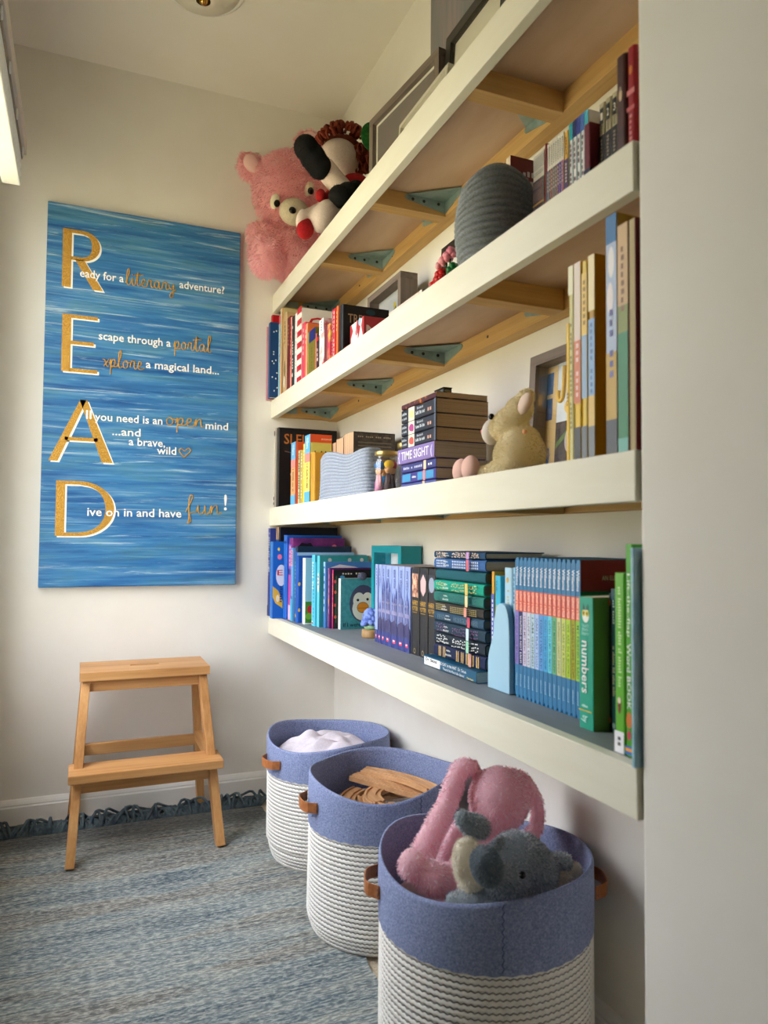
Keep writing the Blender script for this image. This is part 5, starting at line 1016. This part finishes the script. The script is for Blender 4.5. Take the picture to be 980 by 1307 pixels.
MB().lathe([(0,0),(.027,0),(.028,.002),(.028,.019),(.026,.021),(0,.021)], wood('turned_wood', (140,106,66), (166,130,84), (186,150,104), 2), 32).build('wooden_base', su)
mb = MB(); BLU = N((86,110,190), (140,164,226), 90, .35, .65, .8, name='blue_felt_petal')
for k in range(34):
    a = k*2.4; q = k/34; r = .024*(1-q*.5); mb.ell((r*math.cos(a), r*math.sin(a), .034+.040*q), (.011,.011,.007), BLU, (.6*math.sin(a), -.6*math.cos(a), a), 8, 6)
mb.ell((0,0,.05), (.018,.018,.028), BLU); mb.build('petals', su)
MB().ell((0,0,.028), (.022,.022,.010), P((150,190,150), .8, 0, 'pale_green_felt')).build('leaf_cushion', su)
JGL = glass_mat(); JGL.name = 'jar_glass'
GOLDLID = P((206,176,110), .3, .8, 'gold_tin_lid')
def jar(label, x, y, r, h):
    j = thing('glass_jar', label, 'jar', (x, y, z3+.0005), group='jars with gold lids')
    MB().lathe([(0,.001),(r*.9,0),(r,.004),(r,h*.74),(r*.96,h*.80),(r*.82,h*.86),(r*.80,h*.93),(r*.77,h*.93),(r*.79,h*.86),(r*.93,h*.795),(r*.965,h*.74),(r*.965,.006),(r*.86,.003),(0,.003)], JGL, 40).build('glass_body', j)
    MB().lathe([(0,h*.905),(r*.84,h*.905),(r*.86,h*.91),(r*.86,h*.99),(r*.83,h),(0,h)], GOLDLID, 40).build('lid', j)
    return j
jar('glass jar with a gold lid packed with small toy figures, right of the rope bin', .664, 1.580, .033, .098)
jar('taller gold-lidded glass jar behind the jar of toy figures', .765, 1.680, .032, .136)
def figure(label, x, y, robe, face, hair, s_=1.0, z=.0035, hr=.010):
    f = thing('toy_figure', label, 'toy figure', (x, y, z3+z), group='toy figures in the jar')
    RB_ = P(robe, .4)
    MB().lathe([(0,0),(.009*s_,0),(.0095*s_,.004*s_),(.007*s_,.02*s_),(.006*s_,.032*s_),(.003*s_,.036*s_),(0,.036*s_)], RB_, 20).build('robe', f)
    for sg in (-1, 1): MB().tube([(0, sg*.006*s_, .031*s_), (-.002, sg*.011*s_, .022*s_), (-.004, sg*.012*s_, .013*s_)], .0024*s_, RB_, 8).build('arm', f)
    hd_ = MB().ell((0,0,.043*s_), (.0078*s_,.0078*s_,.0085*s_), P(face, .4)).build('head', f)
    for sg in (-1, 1): MB().ell((-.0072*s_, sg*.003*s_, .0445*s_), (.0012*s_,)*3, EYEB, (0,0,0), 8, 6).build('eye', hd_)
    mb = MB().ell((.0015,0,.053*s_), (hr*s_,hr*s_,hr*s_*.85), P(hair, .7)); mb.build('hair', f)
figure('toy figure with a round blue hairdo and pink robe at the front of the jar', .645, 1.580, (206,120,170), (226,150,90), (30,110,190), 1.15, .0035, .011)
figure('toy figure with yellow hair on the right in the jar', .660, 1.560, (70,50,50), (222,170,120), (226,186,50), 1.2)
figure('toy figure with lime hair on the left in the jar', .664, 1.599, (40,140,200), (226,170,120), (190,206,60), 1.1)
figure('dark toy figure with red hair deeper in the jar', .676, 1.578, (60,40,44), (206,150,110), (190,60,90), 1.2)
tm = thing('toy_tram', 'tiny black toy tram on top of the paperback stack', 'toy', (.716, 1.392, 1.1858))
MB().box(-.010,.010,-.021,.021,.003,.021,P((22,22,26), .35, 0, 'black_enamel')).box(-.0112,.0112,-.0225,.0225,.021,.0235,P((22,22,26), .35)).build('tram_body', tm, bevel=.0012)
for y in (-.013, -.001, .011):
    MB().box(-.0104,-.0101,y-.004,y+.004,.011,.018,P((96,104,90), .2)).build('window', tm)
MB().box(-.007,.007,-.0214,-.0211,.010,.018,P((120,126,96), .2)).build('windscreen', tm)
for y in (-.012, .012):
    for x in (-.008, .008): MB().lathe([(0,-.0015),(.003,-.0015),(.003,.0015),(0,.0015)], P((40,40,42), .4, .5), 14, Matrix.Translation((x, y, .0032)) @ Matrix.Rotation(PI/2, 4, 'Y')).build('wheel', tm)
